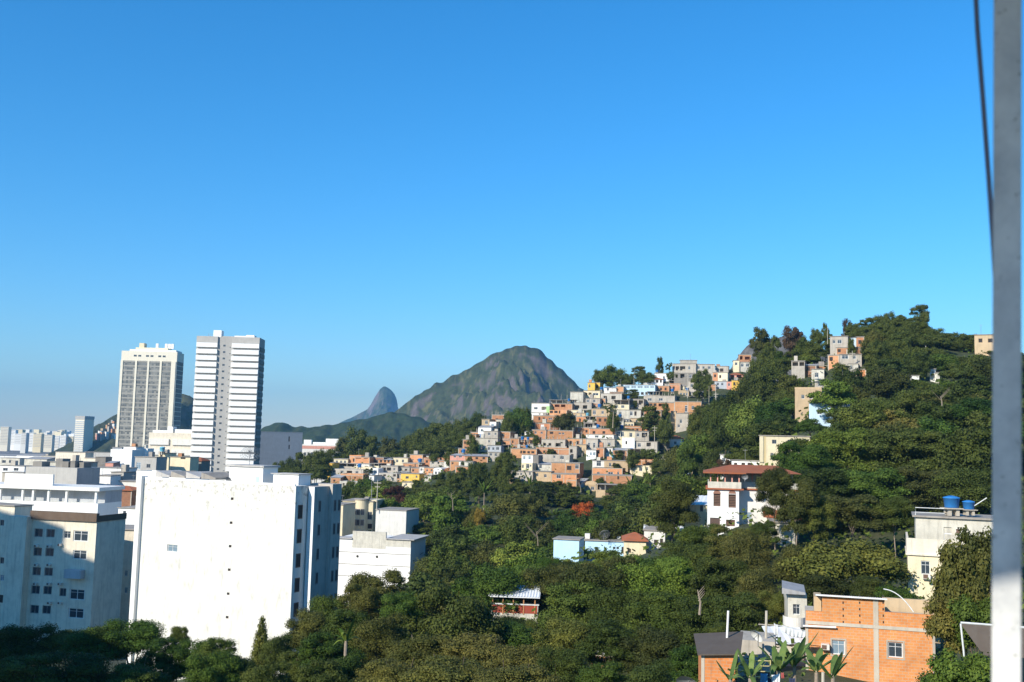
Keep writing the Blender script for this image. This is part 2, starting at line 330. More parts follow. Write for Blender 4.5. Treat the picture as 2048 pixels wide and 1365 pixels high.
class House: pass
def house(x0, x1, yt, yb, d, col='b', roof='f', wins=(), yaw=-12, depth=7., name='hillside_house', ext=4., ground=True, prot=True, bands=None, wk=None, cut=.0):
    """a building whose front wall covers x0..x1, yt..yb (photo pixels) at distance d; wins: (x0,x1,y0,y1[,kind])"""
    H = House(); a = R(yaw); ym = (yt + yb) / 2
    O = P((x0 + x1) / 2, yb, d); n = Vector((math.sin(a), -math.cos(a), 0)); ax = Vector((math.cos(a), math.sin(a), 0))
    C = Vector((0, 0, CAMZ))
    def hit(px, py, off=0.):
        v = ray(px, py); o2 = O + n * -off; t = (o2 - C).dot(n) / v.dot(n); return C + v * t
    L = hit(x0, ym); Rr = hit(x1, ym); w = (Rr - L).dot(ax)
    org = Vector((L.x, L.y, O.z))
    H.root = root = empty(name, org, a); H.w = w; H.org = org; H.ax = ax; H.n = n; H.depth = depth
    def loc(px, py, off=0.):
        q = hit(px, py, off) - org; return q.dot(ax), q.z
    H.loc = loc
    H.h = h = loc((x0 + x1) / 2, yt)[1]
    sc = d / FPX; H.sc = sc
    H.c = cm = M[col]
    zt = h
    roof = roof or ''; cano = roof[:1] == 'c'
    if cano: zt = h - min(2.1, h * .55)
    if roof and roof[0] in 'tn': zt = h - min(.9, h * .25)
    holes = []; wl = []
    isb = col in ('b', 'o', 'B')
    for q in wins:
        k = q[4] if len(q) > 4 else (wk or ('d' if isb else 'w'))
        cx, cy = (q[0] + q[1]) / 2, (q[2] + q[3]) / 2
        xa, _ = loc(q[0], cy); xb, _ = loc(q[1], cy); _, zb = loc(cx, q[3]); _, zz = loc(cx, q[2])
        rec = 1.8 if k == 'v' else .22
        if k == 'v': rec = min(2.2, depth * .5)
        holes.append((xa, xb, zb, zz, rec)); wl.append((k, xa, xb, zb, zz))
    m = MB(); got = m.wall(0, w, -ext, zt, holes, depth)
    H.wall = m.build('wall', cm, root)
    for g in got:
        k = next((q[0] for q in wl if abs(q[1] - g[0]) < .06 + 1e-6 or abs(q[2] - g[1]) < .06), 'w')
        if g[4] > 1: 
            continue
        window(root, k, g[0], .10, g[2], g[1] - g[0], g[3] - g[2], d < 290)
    if isb:
        m = MB(); e = .05; zs = [0.0]
        nb = max(1, round(h / 2.9)); 
        for i in range(0, nb): 
            z = zt - i * 2.9 - .22
            if z > -ext + .3 and not any(g[2] < z + .22 and g[3] > z for g in got): m.box(-.04, w + .04, -e, depth + .04, z, z + .22)
        k = max(1, int(w / 4))
        for i in range(k + 1):
            x = i * (w - .22) / k
            if not any(g[0] < x + .24 and g[1] > x - .02 for g in got): m.box(x, x + .22, -e + .012, -.001, -ext, zt - .23)
        m.build('concrete_frame', M['frame'], root)
    if roof:
        m = MB(); k = roof[0]; rm = M['slab']
        if k == 'f': m.box(-.18, w + .18, -.25, depth + .18, zt + .002, zt + .16)
        elif k == 'p':
            m.box(-.03, w + .03, -.03, .18, zt + .002, zt + .5); m.box(-.03, .18, .18, depth, zt + .002, zt + .5); m.box(w - .18, w + .03, .18, depth, zt + .002, zt + .5)
            m.box(.18, w - .18, .18, depth - .01, zt + .002, zt + .05); m.box(.18, w - .18, depth - .2, depth, zt + .051, zt + .5); rm = cm
        elif k == 'r':
            m.box(-.12, w + .12, -.15, depth + .12, zt + .002, zt + .16)
            kk = max(2, int(w / 2.6))
            for i in range(kk + 1):
                for y in (0, depth - .2):
                    hh = random.uniform(.6, 1.7); x = i * (w - .2) / kk
                    m.box(x, x + .2, y, y + .2, zt + .161, zt + hh)
                    for q in (.04, .14): m.box(x + q, x + q + .03, y + q, y + q + .03, zt + hh, zt + hh + .6)
        elif k == 'c':
            m.box(-.25, w + .25, -.3, depth + .25, h - .14, h)
            kk = max(2, int(w / 3))
            for i in range(kk + 1):
                for y in (.02, depth - .24):
                    x = i * (w - .22) / kk; m.box(x, x + .22, y, y + .22, zt + .001, h - .141)
            m.box(.3, w - .3, depth * .55, depth * .55 + .15, zt + .001, h - .15)
        elif k == 't':
            rm = M['tile_dark'] if roof == 'td' else M['tile']; e = .4; r = (h - zt)
            ins = min(w, depth) * .45
            A = [(-e, -e, zt), (w + e, -e, zt), (w + e, depth + e, zt), (-e, depth + e, zt), (ins, depth / 2, h + .3), (w - ins, depth / 2, h + .3)]
            if w - ins <= ins: A[4] = A[5] = (w / 2, depth / 2, h + .3); A[5] = (w / 2 + .01, depth / 2, h + .3)
            m.add(A, [(0, 1, 5, 4), (1, 2, 5), (2, 3, 4, 5), (3, 0, 4), (0, 3, 2, 1)])
            m.box(-e - .02, w + e + .02, -e - .06, -e - .001, zt - .12, zt + .03)
        elif k == 'n':
            rm = M['white_sheet'] if roof == 'nw' else M['corr']; r = h - zt; e = .3; nx = max(8, int(w / .25)); 
            vs = []; 
            for i in range(nx + 1):
                x = -e + (w + 2 * e) * i / nx; b = .05 * (i % 2)
                vs += [(x, -e, zt + .02 + b), (x, depth + e, zt + r + .1 + b)]
            m.add(vs, [(2 * i, 2 * i + 2, 2 * i + 3, 2 * i + 1) for i in range(nx)])
            m.add([(-0, depth - .02, zt), (w, depth - .02, zt), (w, depth - .02, h), (0, depth - .02, h)], [(0, 1, 2, 3)])
            m.add([(w - .01, 0, zt), (w - .01, depth, zt), (w - .01, depth, h)], [(0, 1, 2)])
        elif k == 'v':
            rr = w / 2; n_ = 14; vs = []
            for i in range(n_ + 1):
                t = PI * i / n_; vs += [(rr - math.cos(t) * rr * 1.05, -.1, zt + math.sin(t) * rr * .55), (rr - math.cos(t) * rr * 1.05, depth, zt + math.sin(t) * rr * .55)]
            m.add(vs, [(2 * i, 2 * i + 2, 2 * i + 3, 2 * i + 1) for i in range(n_)])
            m.add([vs[2 * i] for i in range(n_ + 1)], [tuple(range(n_ + 1))]); rm = cm
        H.roof = m.build('roof', rm, root)
    H.zt = zt
    if d > 200 and w > 2.5 and roof and roof[0] in 'fpr' and prot:
        if random.random() < .5:
            m = MB(); x_ = random.uniform(.5, w - .5); hh_ = random.uniform(1.5, 3.6); m.tube([(x_, 1, zt + .1), (x_, 1, zt + hh_)], .045, 4); m.box(x_ - .5, x_ + .5, .98, 1.02, zt + hh_ - .3, zt + hh_ - .25); m.build('antenna', M['metal'], root)
        if random.random() < .35 and depth > 4:
            m = MB(); x_ = random.uniform(.3, max(.4, w - 2)); m.box(x_, x_ + random.uniform(1, 1.8), 2, 3.6, zt + .17, zt + random.uniform(.9, 2.1)); m.build('roof_hut', random.choice([M['g'], M['b'], M['d'], M['slab']]), root)
    if ground:
        b = org + ax * (w / 2); p = proj((b.x, b.y, org.z)); GCP.append((p[0], org.z - .6, d)); 
    if prot: PROT.append((x0, yt, x1, yb, d))
    H.px = (x0 + x1) / 2; H.py = (yt + yb) / 2
    H.wins = len(wins); H.got = got
    return H

def postmat():
    m, nt, b = nm('speckled_white_paint')
    v = mapped(nt, (1, 1, 1)); n1 = noisetex(nt, v, 90, 3, .7); n2 = noisetex(nt, v, 9, 5, .7)
    f = ramp(nt, n1, [(.0, (.35, .33, .3)), (.30, (.5, .48, .45)), (.36, (1, 1, 1))]); g = ramp(nt, n2, [(.3, (.62, .63, .66)), (.6, (1, 1, 1))])
    c = mix(nt, 'MULTIPLY', 1.0, mix(nt, 'MULTIPLY', 1.0, (.58, .57, .54), f), g)
    nt.links.new(c, b.inputs['Base Color']); b.inputs['Roughness'].default_value = .6; return m
M['post'] = postmat()
def peeling():
    m, nt, b = nm('peeling_white_paint'); v = mapped(nt, (1, 1, 1)); sp = node(nt, 'ShaderNodeSeparateXYZ'); nt.links.new(v, sp.inputs[0])
    n1 = noisetex(nt, v, 1.6, 8, .75); n2 = noisetex(nt, mapped(nt, (1.6, 1.6, .5)), .7, 6, .7)
    mr = node(nt, 'ShaderNodeMapRange'); nt.links.new(sp.outputs[2], mr.inputs[0]); mr.inputs[1].default_value = 17; mr.inputs[2].default_value = 24; mr.inputs[3].default_value = -.04; mr.inputs[4].default_value = .10
    ad = node(nt, 'ShaderNodeMath', operation='ADD'); nt.links.new(n1, ad.inputs[0]); nt.links.new(mr.outputs[0], ad.inputs[1])
    f = ramp(nt, ad.outputs[0], [(.60, (0, 0, 0)), (.65, (.75, .75, .75))]); g = ramp(nt, n2, [(.34, (.72, .71, .68)), (.44, (.92, .91, .89)), (.60, (1, 1, 1))])
    c = mix(nt, 'MIX', f, mix(nt, 'MULTIPLY', 1.0, (.71, .70, .64), g), (.34, .31, .27)); nt.links.new(c, b.inputs['Base Color']); b.inputs['Roughness'].default_value = .85; return m
M['peel'] = peeling()
# ------------------------------------------------------------------ the hillside houses
COLN = {'b': 'orange brick', 'o': 'orange brick', 'B': 'dark brick', 'g': 'bare cement', 'G': 'dark grey', 'w': 'white', 'W': 'white', 'd': 'stained white',
        'c': 'cream', 'y': 'yellow', 'l': 'pale blue', 'L': 'light blue', 'n': 'lime green', 'q': 'turquoise', 'p': 'pink', 't': 'tan', 'k': 'grey', 's': 'beige', 'z': 'blue grey'}
ROOFN = {'f': 'flat roofed', 'p': 'parapet topped', 'r': 'unfinished', 'c': 'open topped', 't': 'tile roofed', 'n': 'sheet roofed', 'v': 'round roofed', '': 'plain'}
NUM = ['windowless', 'one-window', 'two-window', 'three-window', 'four-window', 'five-window', 'six-window']
def lst(ox, oy, s, fd, items, group='houses packed on the hillside', yr=(-20, -8)):
    T = lambda q: tuple([ox + q[0] / s, ox + q[1] / s, oy + q[2] / s, oy + q[3] / s] + list(q[4:]))
    out = []
    for it in items:
        x0, x1, yt, yb, col, roof, wins = it[:7]; kw = dict(it[7]) if len(it) > 7 else {}
        a = T((x0, x1, yt, yb)); off = kw.pop('off', 0); dd = kw.pop('d', None) or fd(a[3]) + off
        lab = kw.pop('label', None); mark = kw.pop('mark', None)
        ym = (a[2] + a[3]) / 2
        H = house(a[0], a[1], a[2], a[3], dd, col, roof, [T(w) for w in wins], yaw=kw.pop('yaw', random.uniform(*yr)), **kw)
        wide = a[1] - a[0]
        size = 'long ' if wide > 45 else 'narrow ' if wide < 16 else ''
        look = f"{size}{ROOFN[roof[:1]]} {COLN[col]} {'house' if a[3]-a[2]>8 else 'low house'}"
        if wins: look = look + (' with ' + (['', 'one window', 'two windows', 'three windows', 'four windows'][len(wins)] if len(wins) < 5 else 'many windows'))
        H.look = look
        if lab: tag(H.root, lab, 'house', group)
        else: auto(H.root, look, H.px, H.py, 'house', group)
        if mark: MARK.append((H.px, H.py, mark, H.root))
        out.append(H)
    return out
FV = lambda y: 350 + (1000 - y) * .52
T4 = [
 (1368,1515,140,250,'d','f',[]),
 (1520,1706,125,215,'c','f',[(1528,1562,148,178,'v'),(1575,1610,145,175,'v'),(1622,1690,150,178)]),
 (1545,1706,215,262,'g','f',[(1552,1585,228,255),(1625,1655,228,255)],{'off':-4}),
 (928,1130,268,372,'w','f',[(955,998,310,338),(1040,1095,305,345,'v')],{'label':'white house with a lime green end wall and long grey flat roof at the brow','mark':'the white and lime brow house'}),
 (1095,1132,300,400,'n','',[],{'off':-3}),
 (1130,1390,272,345,'b','f',[(1190,1245,282,310,'v'),(1262,1312,282,310,'v')],{'off':-2}),
 (1130,1330,345,420,'o','',[(1135,1172,352,380),(1185,1225,352,380),(1238,1254,350,385)],{'off':-6}),
 (1390,1610,262,345,'g','r',[(1420,1470,290,330,'v'),(1510,1560,290,330,'v')]),
 (930,1110,375,408,'w','f',[(1010,1030,383,398)],{'off':-3}),
 (945,1215,408,495,'b','f',[(1005,1028,425,460),(1055,1078,430,462),(1120,1165,435,452,'w')],{'off':0}),
 (965,1140,495,575,'b','f',[(1030,1070,508,565,'W')],{'off':-2}),
 (1140,1250,498,575,'B','f',[(1170,1190,520,550)],{'off':-3}),  # wall in shade: the shade is put into the dark brick colour
 (1340,1520,345,400,'c','f',[(1370,1395,360,385),(1440,1470,360,385)]),
 (1480,1640,420,480,'g','r',[(1500,1540,435,470,'v'),(1570,1600,435,470,'v')]),
 (1520,1640,490,550,'G','r',[(1540,1620,500,540,'v')],{'off':-3}),
 (475,615,400,460,'b','r',[(520,545,440,455)]),
 (362,448,450,515,'t','f',[(398,432,462,505)]),
 (450,525,478,555,'w','f',[(470,500,500,530,'b')],{'off':-2}),
 (525,655,455,560,'d','f',[(550,575,475,500),(590,615,480,510)],{'off':2}),
 (322,470,518,612,'W','n',[(350,375,560,590)],{'off':-4}),
 (380,545,585,665,'g','f',[(430,460,600,630,'w'),(508,526,602,628,'w')],{'off':-5,'mark':'the grey two-window house'}),
 (545,685,592,675,'b','f',[(590,620,610,640)],{'off':-2}),
 (290,542,665,750,'g','f',[(436,454,685,715,'w')],{'off':-6,'label':'grey cement house with a single tiny window above the lime green wall','mark':'the grey tiny-window house'}),
 (245,330,735,815,'n','',[],{'off':-7,'label':'lime green house front below the grey tiny-window house'}),
 (330,430,750,822,'g','',[(360,385,775,800,'w')],{'off':-6}),
 (145,228,680,815,'b','f',[(160,180,700,730),(165,190,760,790)],{'off':-2}),
 (228,295,620,735,'o','f',[(240,258,650,680),(250,275,690,715)]),
 (235,385,598,640,'o','r',[(270,290,612,630),(320,340,612,630)],{'off':4}),
 (430,580,748,825,'z','f',[(432,455,765,800,'w'),(482,505,768,800,'w'),(525,560,765,800,'w')],{'off':-8}),
 (430,578,826,910,'g','f',[(450,480,835,865,'w'),(508,535,835,870,'w')],{'off':-12}),
 (165,430,850,935,'b','n',[(200,230,880,905),(290,320,880,905),(370,400,880,905)],{'off':-10}),
 (0,165,845,915,'p','n',[(40,70,862,885),(100,135,862,885)],{'off':-6}),
 (0,105,925,985,'o','f',[(20,40,940,960)],{'off':-9}),
 (105,165,928,985,'w','f',[(120,145,940,965,'w')],{'off':-10}),
 (165,260,930,995,'d','f',[(190,215,950,975,'w')],{'off':-10}),
 (60,215,985,1075,'b','f',[(90,115,1010,1035),(160,180,1010,1040)],{'off':-12}),
 (585,690,690,760,'b','f',[(610,635,710,745)]),
 (680,785,665,755,'b','f',[(705,722,690,720)],{'off':-3}),
 (770,1015,655,750,'o','f',[(960,980,675,705),(880,905,680,705)],{'off':-2}),
 (850,935,572,652,'w','n',[(870,900,605,635,'w')]),
 (935,1095,570,655,'b','f',[(960,985,585,615,'w'),(1030,1055,590,615,'w')],{'off':-3}),
 (1095,1400,578,660,'o','r',[(1135,1175,590,618),(1235,1262,600,622,'w'),(1275,1300,600,622,'w')],{'off':-4}),
 (1415,1720,545,640,'b','r',[(1458,1476,562,600,'w'),(1540,1565,570,600),(1640,1670,570,600)],{'off':-2}),
 (1040,1310,680,790,'g','r',[(1060,1090,720,750,'v'),(1120,1150,720,750,'v'),(1200,1260,720,760,'v')],{'off':-2}),
 (1325,1550,670,738,'o','f',[(1358,1387,695,732),(1437,1466,695,732)],{'off':-6,'mark':'the brick house with twin square windows'}),
 (1440,1550,738,860,'t','f',[(1470,1500,765,800)],{'off':-6}),
 (1552,1680,672,795,'g','f',[(1568,1592,715,778,'w'),(1628,1652,715,778,'w')],{'off':-10}),
 (1550,1660,800,885,'W','f',[(1593,1614,825,860,'b'),(1625,1655,825,860,'b')],{'off':-14,'label':'small bright white house with two dark arched windows under a flat slab','mark':'the small bright white house'}),
 (1350,1440,755,890,'g','r',[(1365,1395,790,830,'v'),(1375,1405,845,880,'v')],{'off':-7}),
 (690,985,785,885,'o','f',[(800,820,805,838),(828,862,808,838),(880,910,812,838),(925,960,812,838)],{'off':-8}),
 (980,1362,788,850,'b','p',[(1060,1085,805,835),(1180,1205,805,835)],{'off':-9}),
 (998,1360,852,945,'g','',[(1175,1198,862,890,'w'),(1250,1297,865,905,'w'),(1040,1060,880,905,'w')],{'off':-12,'mark':'the long grey three-window wall house'}),
 (815,942,856,945,'W','f',[(833,860,868,908,'b'),(892,920,868,908,'b')],{'off':-18,'label':'white upper house front with two square windows above the cream yellow one','mark':'the white two-window house'}),
 (812,937,947,1034,'c','',[(820,838,965,1005,'w'),(865,903,955,1008,'w'),(908,925,965,990,'w')],{'off':-19,'label':'cream yellow house front directly under the white one with two square windows'}),
 (942,1005,858,1040,'G','',[],{'off':-14}),
 (1000,1150,945,1025,'d','n',[(1015,1045,955,1010,'w')],{'off':-17}),
 (1150,1475,945,1068,'o','f',[(1328,1382,978,1028),(1422,1466,960,1015,'w')],{'off':-19,'label':'large orange brick house with one big square black window, upper storey','mark':'the large orange brick house'}),
 (1152,1438,1072,1165,'o','f',[(1210,1262,1078,1122,'w')],{'off':-26,'label':'orange brick lower storey with one grey window on the lower edge of the slope'}),
 (480,940,1040,1112,'g','f',[(635,690,1058,1088),(708,750,1058,1088),(765,782,1058,1088),(800,820,1058,1085),(900,918,1045,1085)],{'off':-24,'label':'long low grey house with a row of dark windows on the lower edge','mark':'the long low grey house'}),
 (505,760,1114,1200,'t','',[(640,670,1130,1160)],{'off':-28}),
 (540,585,1135,1222,'c','',[(550,572,1150,1185)],{'off':-32}),
 (942,1150,1045,1145,'t','f',[(985,1005,1060,1100),(1070,1100,1075,1110)],{'off':-22}),
 (1325,1440,1142,1200,'o','p',[],{'off':-30}),
 (1525,1678,1195,1292,'t','v',[(1602,1640,1215,1255,'w')],{'off':-12,'label':'round roofed tan shed with a small white window at the forest edge','mark':'the round roofed tan shed'}),
 (1440,1520,1130,1240,'w','n',[(1460,1490,1160,1200,'w')],{'off':-10}),
]
H4 = lst(900, 760, 5.687, FV, T4)
T5 = [
 (115,180,300,382,'y','f',[(125,140,315,345,'w')],{'off':4,'label':'small yellow tower-like house on the ridge beside the big round tree','mark':'the yellow ridge hut'}),
 (180,226,298,375,'y','f',[(190,210,320,350,'d')],{'off':7}),
 (265,375,335,385,'w','n',[(290,310,350,372,'w')]),
 (375,442,335,400,'o','f',[],{'off':2}),
 (315,432,385,455,'B','f',[(340,360,400,430),(380,405,405,435)],{'off':-1}),
 (235,425,400,470,'g','r',[(260,290,420,450,'v'),(330,370,420,450,'v')],{'off':-3}),
 (340,492,455,545,'c','c',[(355,390,505,530,'w'),(420,450,505,530,'w')],{'off':-2}),
 (490,625,450,525,'g','f',[(495,568,460,500,'v'),(578,618,460,500,'v')],{'off':0}),
 (440,728,320,415,'l','f',[(452,500,328,350,'b'),(510,558,328,350,'b'),(568,618,328,350,'b'),(628,675,328,350,'b'),(683,720,328,350,'b'),(600,625,385,410,'d'),(640,665,385,410,'d'),(680,700,385,410,'d'),(560,585,385,410,'d')],{'off':4,'label':'long pale blue two-storey house with a full row of blue-grey windows','mark':'the long pale blue house','depth':11,'yaw':-18}),
 (815,950,312,368,'g','f',[(900,918,330,350,'w'),(835,855,330,350,'w')]),
 (622,800,252,312,'W','t',[(632,652,275,300,'d'),(668,692,275,300,'d'),(735,760,275,300,'d'),(772,790,275,300,'d')],{'label':'white house with a low red tile roof between the ridge trees'}),
 (720,902,215,282,'W','f',[(880,895,228,250,'w'),(800,818,240,262,'w')],{'off':4}),
 (955,1110,95,128,'g','f',[],{'off':8}),
 (885,1100,128,208,'g','f',[(916,946,150,188,'v'),(955,1003,150,188,'v'),(1030,1050,150,180,'w')],{'off':2,'mark':'the big grey ridge house','label':'big grey house on the ridge with two green-shaded balcony openings'}),
 (900,1090,209,308,'G','',[(915,935,225,255,'v'),(958,996,220,258,'v'),(1040,1060,225,255,'w')],{'off':-4}),
 (1090,1272,132,218,'g','f',[(1115,1135,150,175,'w'),(1160,1180,150,175,'w'),(1210,1235,150,175,'w')],{'off':2}),
 (1030,1160,285,390,'g','f',[(1050,1075,310,340,'w'),(1100,1125,310,340,'w')]),
 (1275,1395,150,208,'g','f',[(1318,1350,170,200,'d')],{'off':3}),
 (1250,1302,205,272,'b','f',[(1265,1285,225,250)]),
 (1302,1388,208,285,'c','f',[(1312,1330,230,258,'d')],{'off':-2}),
 (1270,1380,288,345,'z','f',[(1290,1310,300,325,'w'),(1330,1350,300,325,'w')],{'off':-2}),
 (1405,1530,210,275,'p','t',[(1420,1450,232,262,'v'),(1470,1515,232,262,'v')],{'off':3}),
 (1425,1495,278,365,'y','f',[(1440,1460,295,325,'d')],{'off':-3}),
 (1380,1425,290,358,'p','f',[(1392,1410,305,330,'w')],{'off':-2}),
 (1490,1605,45,112,'b','f',[(1500,1525,58,90,'v'),(1545,1590,62,90,'v')],{'off':6}),
 (1440,1495,98,165,'c','f',[(1455,1478,115,140,'w')]),
 (1495,1600,113,180,'d','f',[(1510,1535,125,155,'w'),(1555,1585,125,155,'w')],{'off':2}),
 (625,908,420,478,'g','r',[(660,700,440,465,'w'),(760,800,440,465,'w')],{'off':-2}),
 (905,1300,425,472,'g','c',[(930,960,440,460)],{'off':4,'mark':'the long open concrete deck','label':'long unfinished concrete deck on thin columns left of the big dark tree','depth':9}),
 (675,905,480,548,'o','f',[(675,705,488,512),(714,742,488,512),(760,850,490,515,'v')],{'off':-4}),
 (905,1150,472,582,'o','f',[(1000,1022,505,568,'w'),(1060,1085,510,545,'w')],{'off':-4,'mark':'the tall tan brick house'}),
 (872,918,560,725,'t','f',[],{'off':-6}),
 (917,1030,578,728,'g','f',[(953,974,632,668,'w'),(935,955,680,705,'w')],{'off':-8}),
 (625,785,550,640,'b','f',[(672,700,565,590),(730,755,565,590)],{'off':-1}),
 (380,600,548,615,'d','f',[(400,425,565,595,'w'),(500,525,560,600,'w'),(540,560,560,600,'d')],{'off':-3}),
 (150,318,538,605,'t','f',[(162,190,550,590,'w'),(240,262,555,585,'w')],{'off':-5}),
 (78,190,605,665,'g','c',[(90,110,640,660)],{'off':-4}),
 (190,300,608,680,'b','f',[(215,240,625,655),(265,285,625,655)],{'off':-4}),
 (615,762,662,728,'o','t',[(655,677,675,695),(708,728,675,695)],{'off':-2,'label':'orange brick hut with two small windows standing alone among the trees','mark':'the lone orange brick hut'}),
 (130,370,718,795,'b','f',[(160,185,740,765),(250,275,740,765)],{'off':-6}),
 (100,352,772,812,'w','f',[(180,215,780,800,'w'),(250,275,780,800,'w')],{'off':-8}),
 (190,360,812,900,'g','f',[(225,245,840,865,'w'),(300,325,845,870,'w')],{'off':-10}),
 (360,545,738,818,'c','f',[(378,412,745,790,'w'),(418,446,745,790,'w'),(495,522,755,795,'w')],{'off':-4,'mark':'the cream three-window house'}),
 (545,672,742,830,'g','f',[(608,657,755,798,'v'),(560,585,760,790,'w')],{'off':-4}),
 (360,430,822,890,'c','',[(380,402,835,865,'w')],{'off':-8}),
 (430,542,800,897,'W','',[(460,475,830,860,'d')],{'off':-9}),
 (545,748,835,910,'g','f',[(570,600,850,885,'w'),(650,690,845,880,'v')],{'off':-8}),
 (190,265,892,975,'b','f',[(205,225,910,945)],{'off':-14}),
 (265,342,892,955,'w','f',[(280,300,905,940,'w'),(312,328,905,940,'d')],{'off':-14}),
 (342,475,895,970,'b','n',[(360,385,920,950),(430,455,920,950)],{'off':-13}),
 (475,600,900,1000,'g','c',[(500,530,960,985)],{'off':-8}),
 (265,482,1010,1120,'t','f',[(310,330,1028,1065,'w'),(345,370,1028,1065,'d')],{'off':-14}),
 (158,266,1010,1072,'w','f',[(196,238,1012,1060,'w')],{'off':-18}),
 (155,432,1075,1140,'o','',[(300,347,1112,1138,'w'),(385,402,1110,1138,'w'),(200,225,1112,1138,'w')],{'off':-20}),
 (155,515,1141,1210,'b','f',[(385,402,1150,1180),(230,260,1160,1185)],{'off':-22,'mark':'the brick house with the stair wall'}),
 (190,440,1225,1325,'t','c',[(275,325,1265,1320,'s'),(350,390,1270,1310,'d')],{'off':-24}),
 (472,745,1008,1052,'o','p',[],{'off':-9}),
 (500,700,1053,1135,'c','',[(583,613,1070,1105,'w'),(500,522,1068,1098,'w'),(640,665,1068,1098,'w')],{'off':-14,'mark':'the cream house under the orange parapet','label':'cream house with three windows under an orange brick parapet wall'}),
 (815,985,785,885,'W','t',[(830,850,830,860,'d'),(900,925,835,860,'w')],{'off':-2,'mark':'the white red-roofed cottage','label':'white cottage with a small red tile roof at the edge of the big trees'}),
 (750,858,838,925,'G','f',[(770,800,860,900,'v')],{'off':0}),
 (1210,1400,752,842,'W','f',[(1240,1262,768,800,'d'),(1300,1315,780,805,'w')],{'off':-40,'mark':'the white villa','label':'low white villa with roof clutter beside a dark-roofed pavilion'}),
 (1385,1535,752,832,'t','td',[(1400,1420,790,820,'g'),(1435,1455,790,820,'g'),(1470,1490,790,820,'g'),(1500,1520,790,820,'g')],{'off':-48,'label':'pavilion with a dark hipped tile roof beside the white villa','depth':6}),
 (750,960,1075,1140,'t','p',[(800,815,1095,1115,'d')],{'off':-10}),
 (965,1055,1078,1130,'l','f',[(985,1005,1095,1115,'w')],{'off':-12}),
 (1055,1215,1095,1165,'t','p',[],{'off':-18}),
]
H5 = lst(1150, 700, 4.549, FV, T5)
FL = lambda y: 385 + (990 - y) * .6
T3 = [
 (110,195,485,660,'y','f',[(140,160,600,630,'w')],{'off':2,'depth':5}),
 (160,630,490,575,'g','c',[(205,230,560,570)],{'off':0}),
 (165,632,576,665,'g','',[(190,232,590,625,'w'),(298,345,598,630,'w'),(390,470,600,635,'v'),(518,562,605,640,'w')],{'off':-4,'mark':'the long grey open-topped house','label':'long grey house with a yellow end and four openings, far left of the slope'}),
 (155,300,668,790,'b','n',[(195,225,730,755)],{'off':-8}),
 (300,630,665,752,'o','p',[(360,385,690,715),(500,525,690,715)],{'off':-7}),
 (285,560,755,840,'d','',[(330,360,780,805,'d'),(430,455,780,805,'d')],{'off':-12}),
 (505,725,400,495,'o','f',[(520,600,415,425,'d'),(640,700,415,425,'d')],{'off':-2}),
 (725,930,405,490,'B','f',[(830,870,440,475,'w')],{'off':2}),
 (530,722,500,570,'w','f',[(540,560,515,550,'d'),(655,705,530,570,'v')],{'off':-3}),
 (720,860,490,560,'c','c',[(740,765,535,555)],{'off':-1}),
 (722,850,565,668,'W','',[(735,775,590,640,'b'),(790,832,590,640,'b')],{'off':-6,'label':'white house front with two pale windows between the grey houses at left'}),
 (718,790,672,745,'w','f',[(735,755,690,720,'w')],{'off':-12}),
 (890,1138,530,630,'g','f',[(903,965,552,598,'v'),(975,1040,552,598,'v'),(1075,1100,560,590,'w')],{'off':-2,'mark':'the grey twin-opening house','label':'grey house with two wide black openings under its flat roof'}),
 (860,1125,635,735,'g','',[(925,965,652,680,'d'),(1070,1110,650,685,'d')],{'off':-6}),
 (1150,1310,548,640,'g','f',[(1170,1195,570,600,'w'),(1240,1275,570,600,'d')],{'off':-1}),
 (1130,1185,650,740,'g','f',[],{'off':-5}),
 (1205,1315,420,475,'b','c',[],{'off':3}),
 (1312,1502,365,500,'o','f',[(1345,1368,430,450,'w'),(1422,1450,432,455,'w')],{'off':2,'mark':'the square brick tower house','label':'square two-storey orange brick house standing above its row at left'}),
 (1210,1445,490,560,'b','f',[(1300,1340,520,545,'d'),(1385,1400,500,545,'d')],{'off':-1}),
 (1330,1450,560,640,'b','f',[(1350,1375,580,610,'d')],{'off':-3}),
 (1185,1452,645,735,'y','f',[(1252,1298,680,715,'g'),(1400,1425,670,705,'w')],{'off':-8,'mark':'the bright yellow house','label':'bright yellow house with a green balcony screen low on the left slope'}),
 (1200,1365,770,860,'c','f',[(1250,1275,785,820,'w')],{'off':-12}),
 (1605,1820,442,550,'g','n',[(1635,1665,465,500,'w'),(1720,1745,470,500,'d')],{'off':2}),
 (1730,1820,450,530,'o','f',[],{'off':0}),
 (1825,2050,340,450,'o','f',[(1842,1856,365,400),(1864,1878,365,400),(1886,1900,365,400),(1960,2000,370,400,'w')],{'off':1}),
 (1820,1905,452,550,'w','f',[(1850,1860,470,500,'d'),(1866,1876,470,500,'d'),(1884,1894,470,500,'d')],{'off':-3}),
 (1905,2040,452,535,'o','f',[(1930,1955,475,505),(1985,2005,475,505)],{'off':-3}),
 (1455,1520,545,628,'w','f',[(1470,1495,565,600,'w')],{'off':-5}),
 (1520,1665,555,650,'o','f',[(1555,1580,580,610,'w'),(1620,1645,580,610,'w')],{'off':-5}),
 (1660,1785,590,675,'W','v',[(1680,1712,610,650,'w'),(1728,1760,610,650,'w')],{'off':-9,'label':'white fronted house with an arched gable and two tall windows','mark':'the white arched house'}),
 (1785,1890,565,680,'B','t',[],{'off':-7}),
 (1910,2048,535,620,'d','f',[(1930,1965,560,595,'w')],{'off':-6}),
 (1930,2060,622,700,'o','f',[(1960,1985,640,670)],{'off':-9}),
 (1530,1625,670,750,'d','f',[(1550,1575,690,720,'d')],{'off':-10}),
]
H3 = lst(640, 860, 7.314, FL, T3)
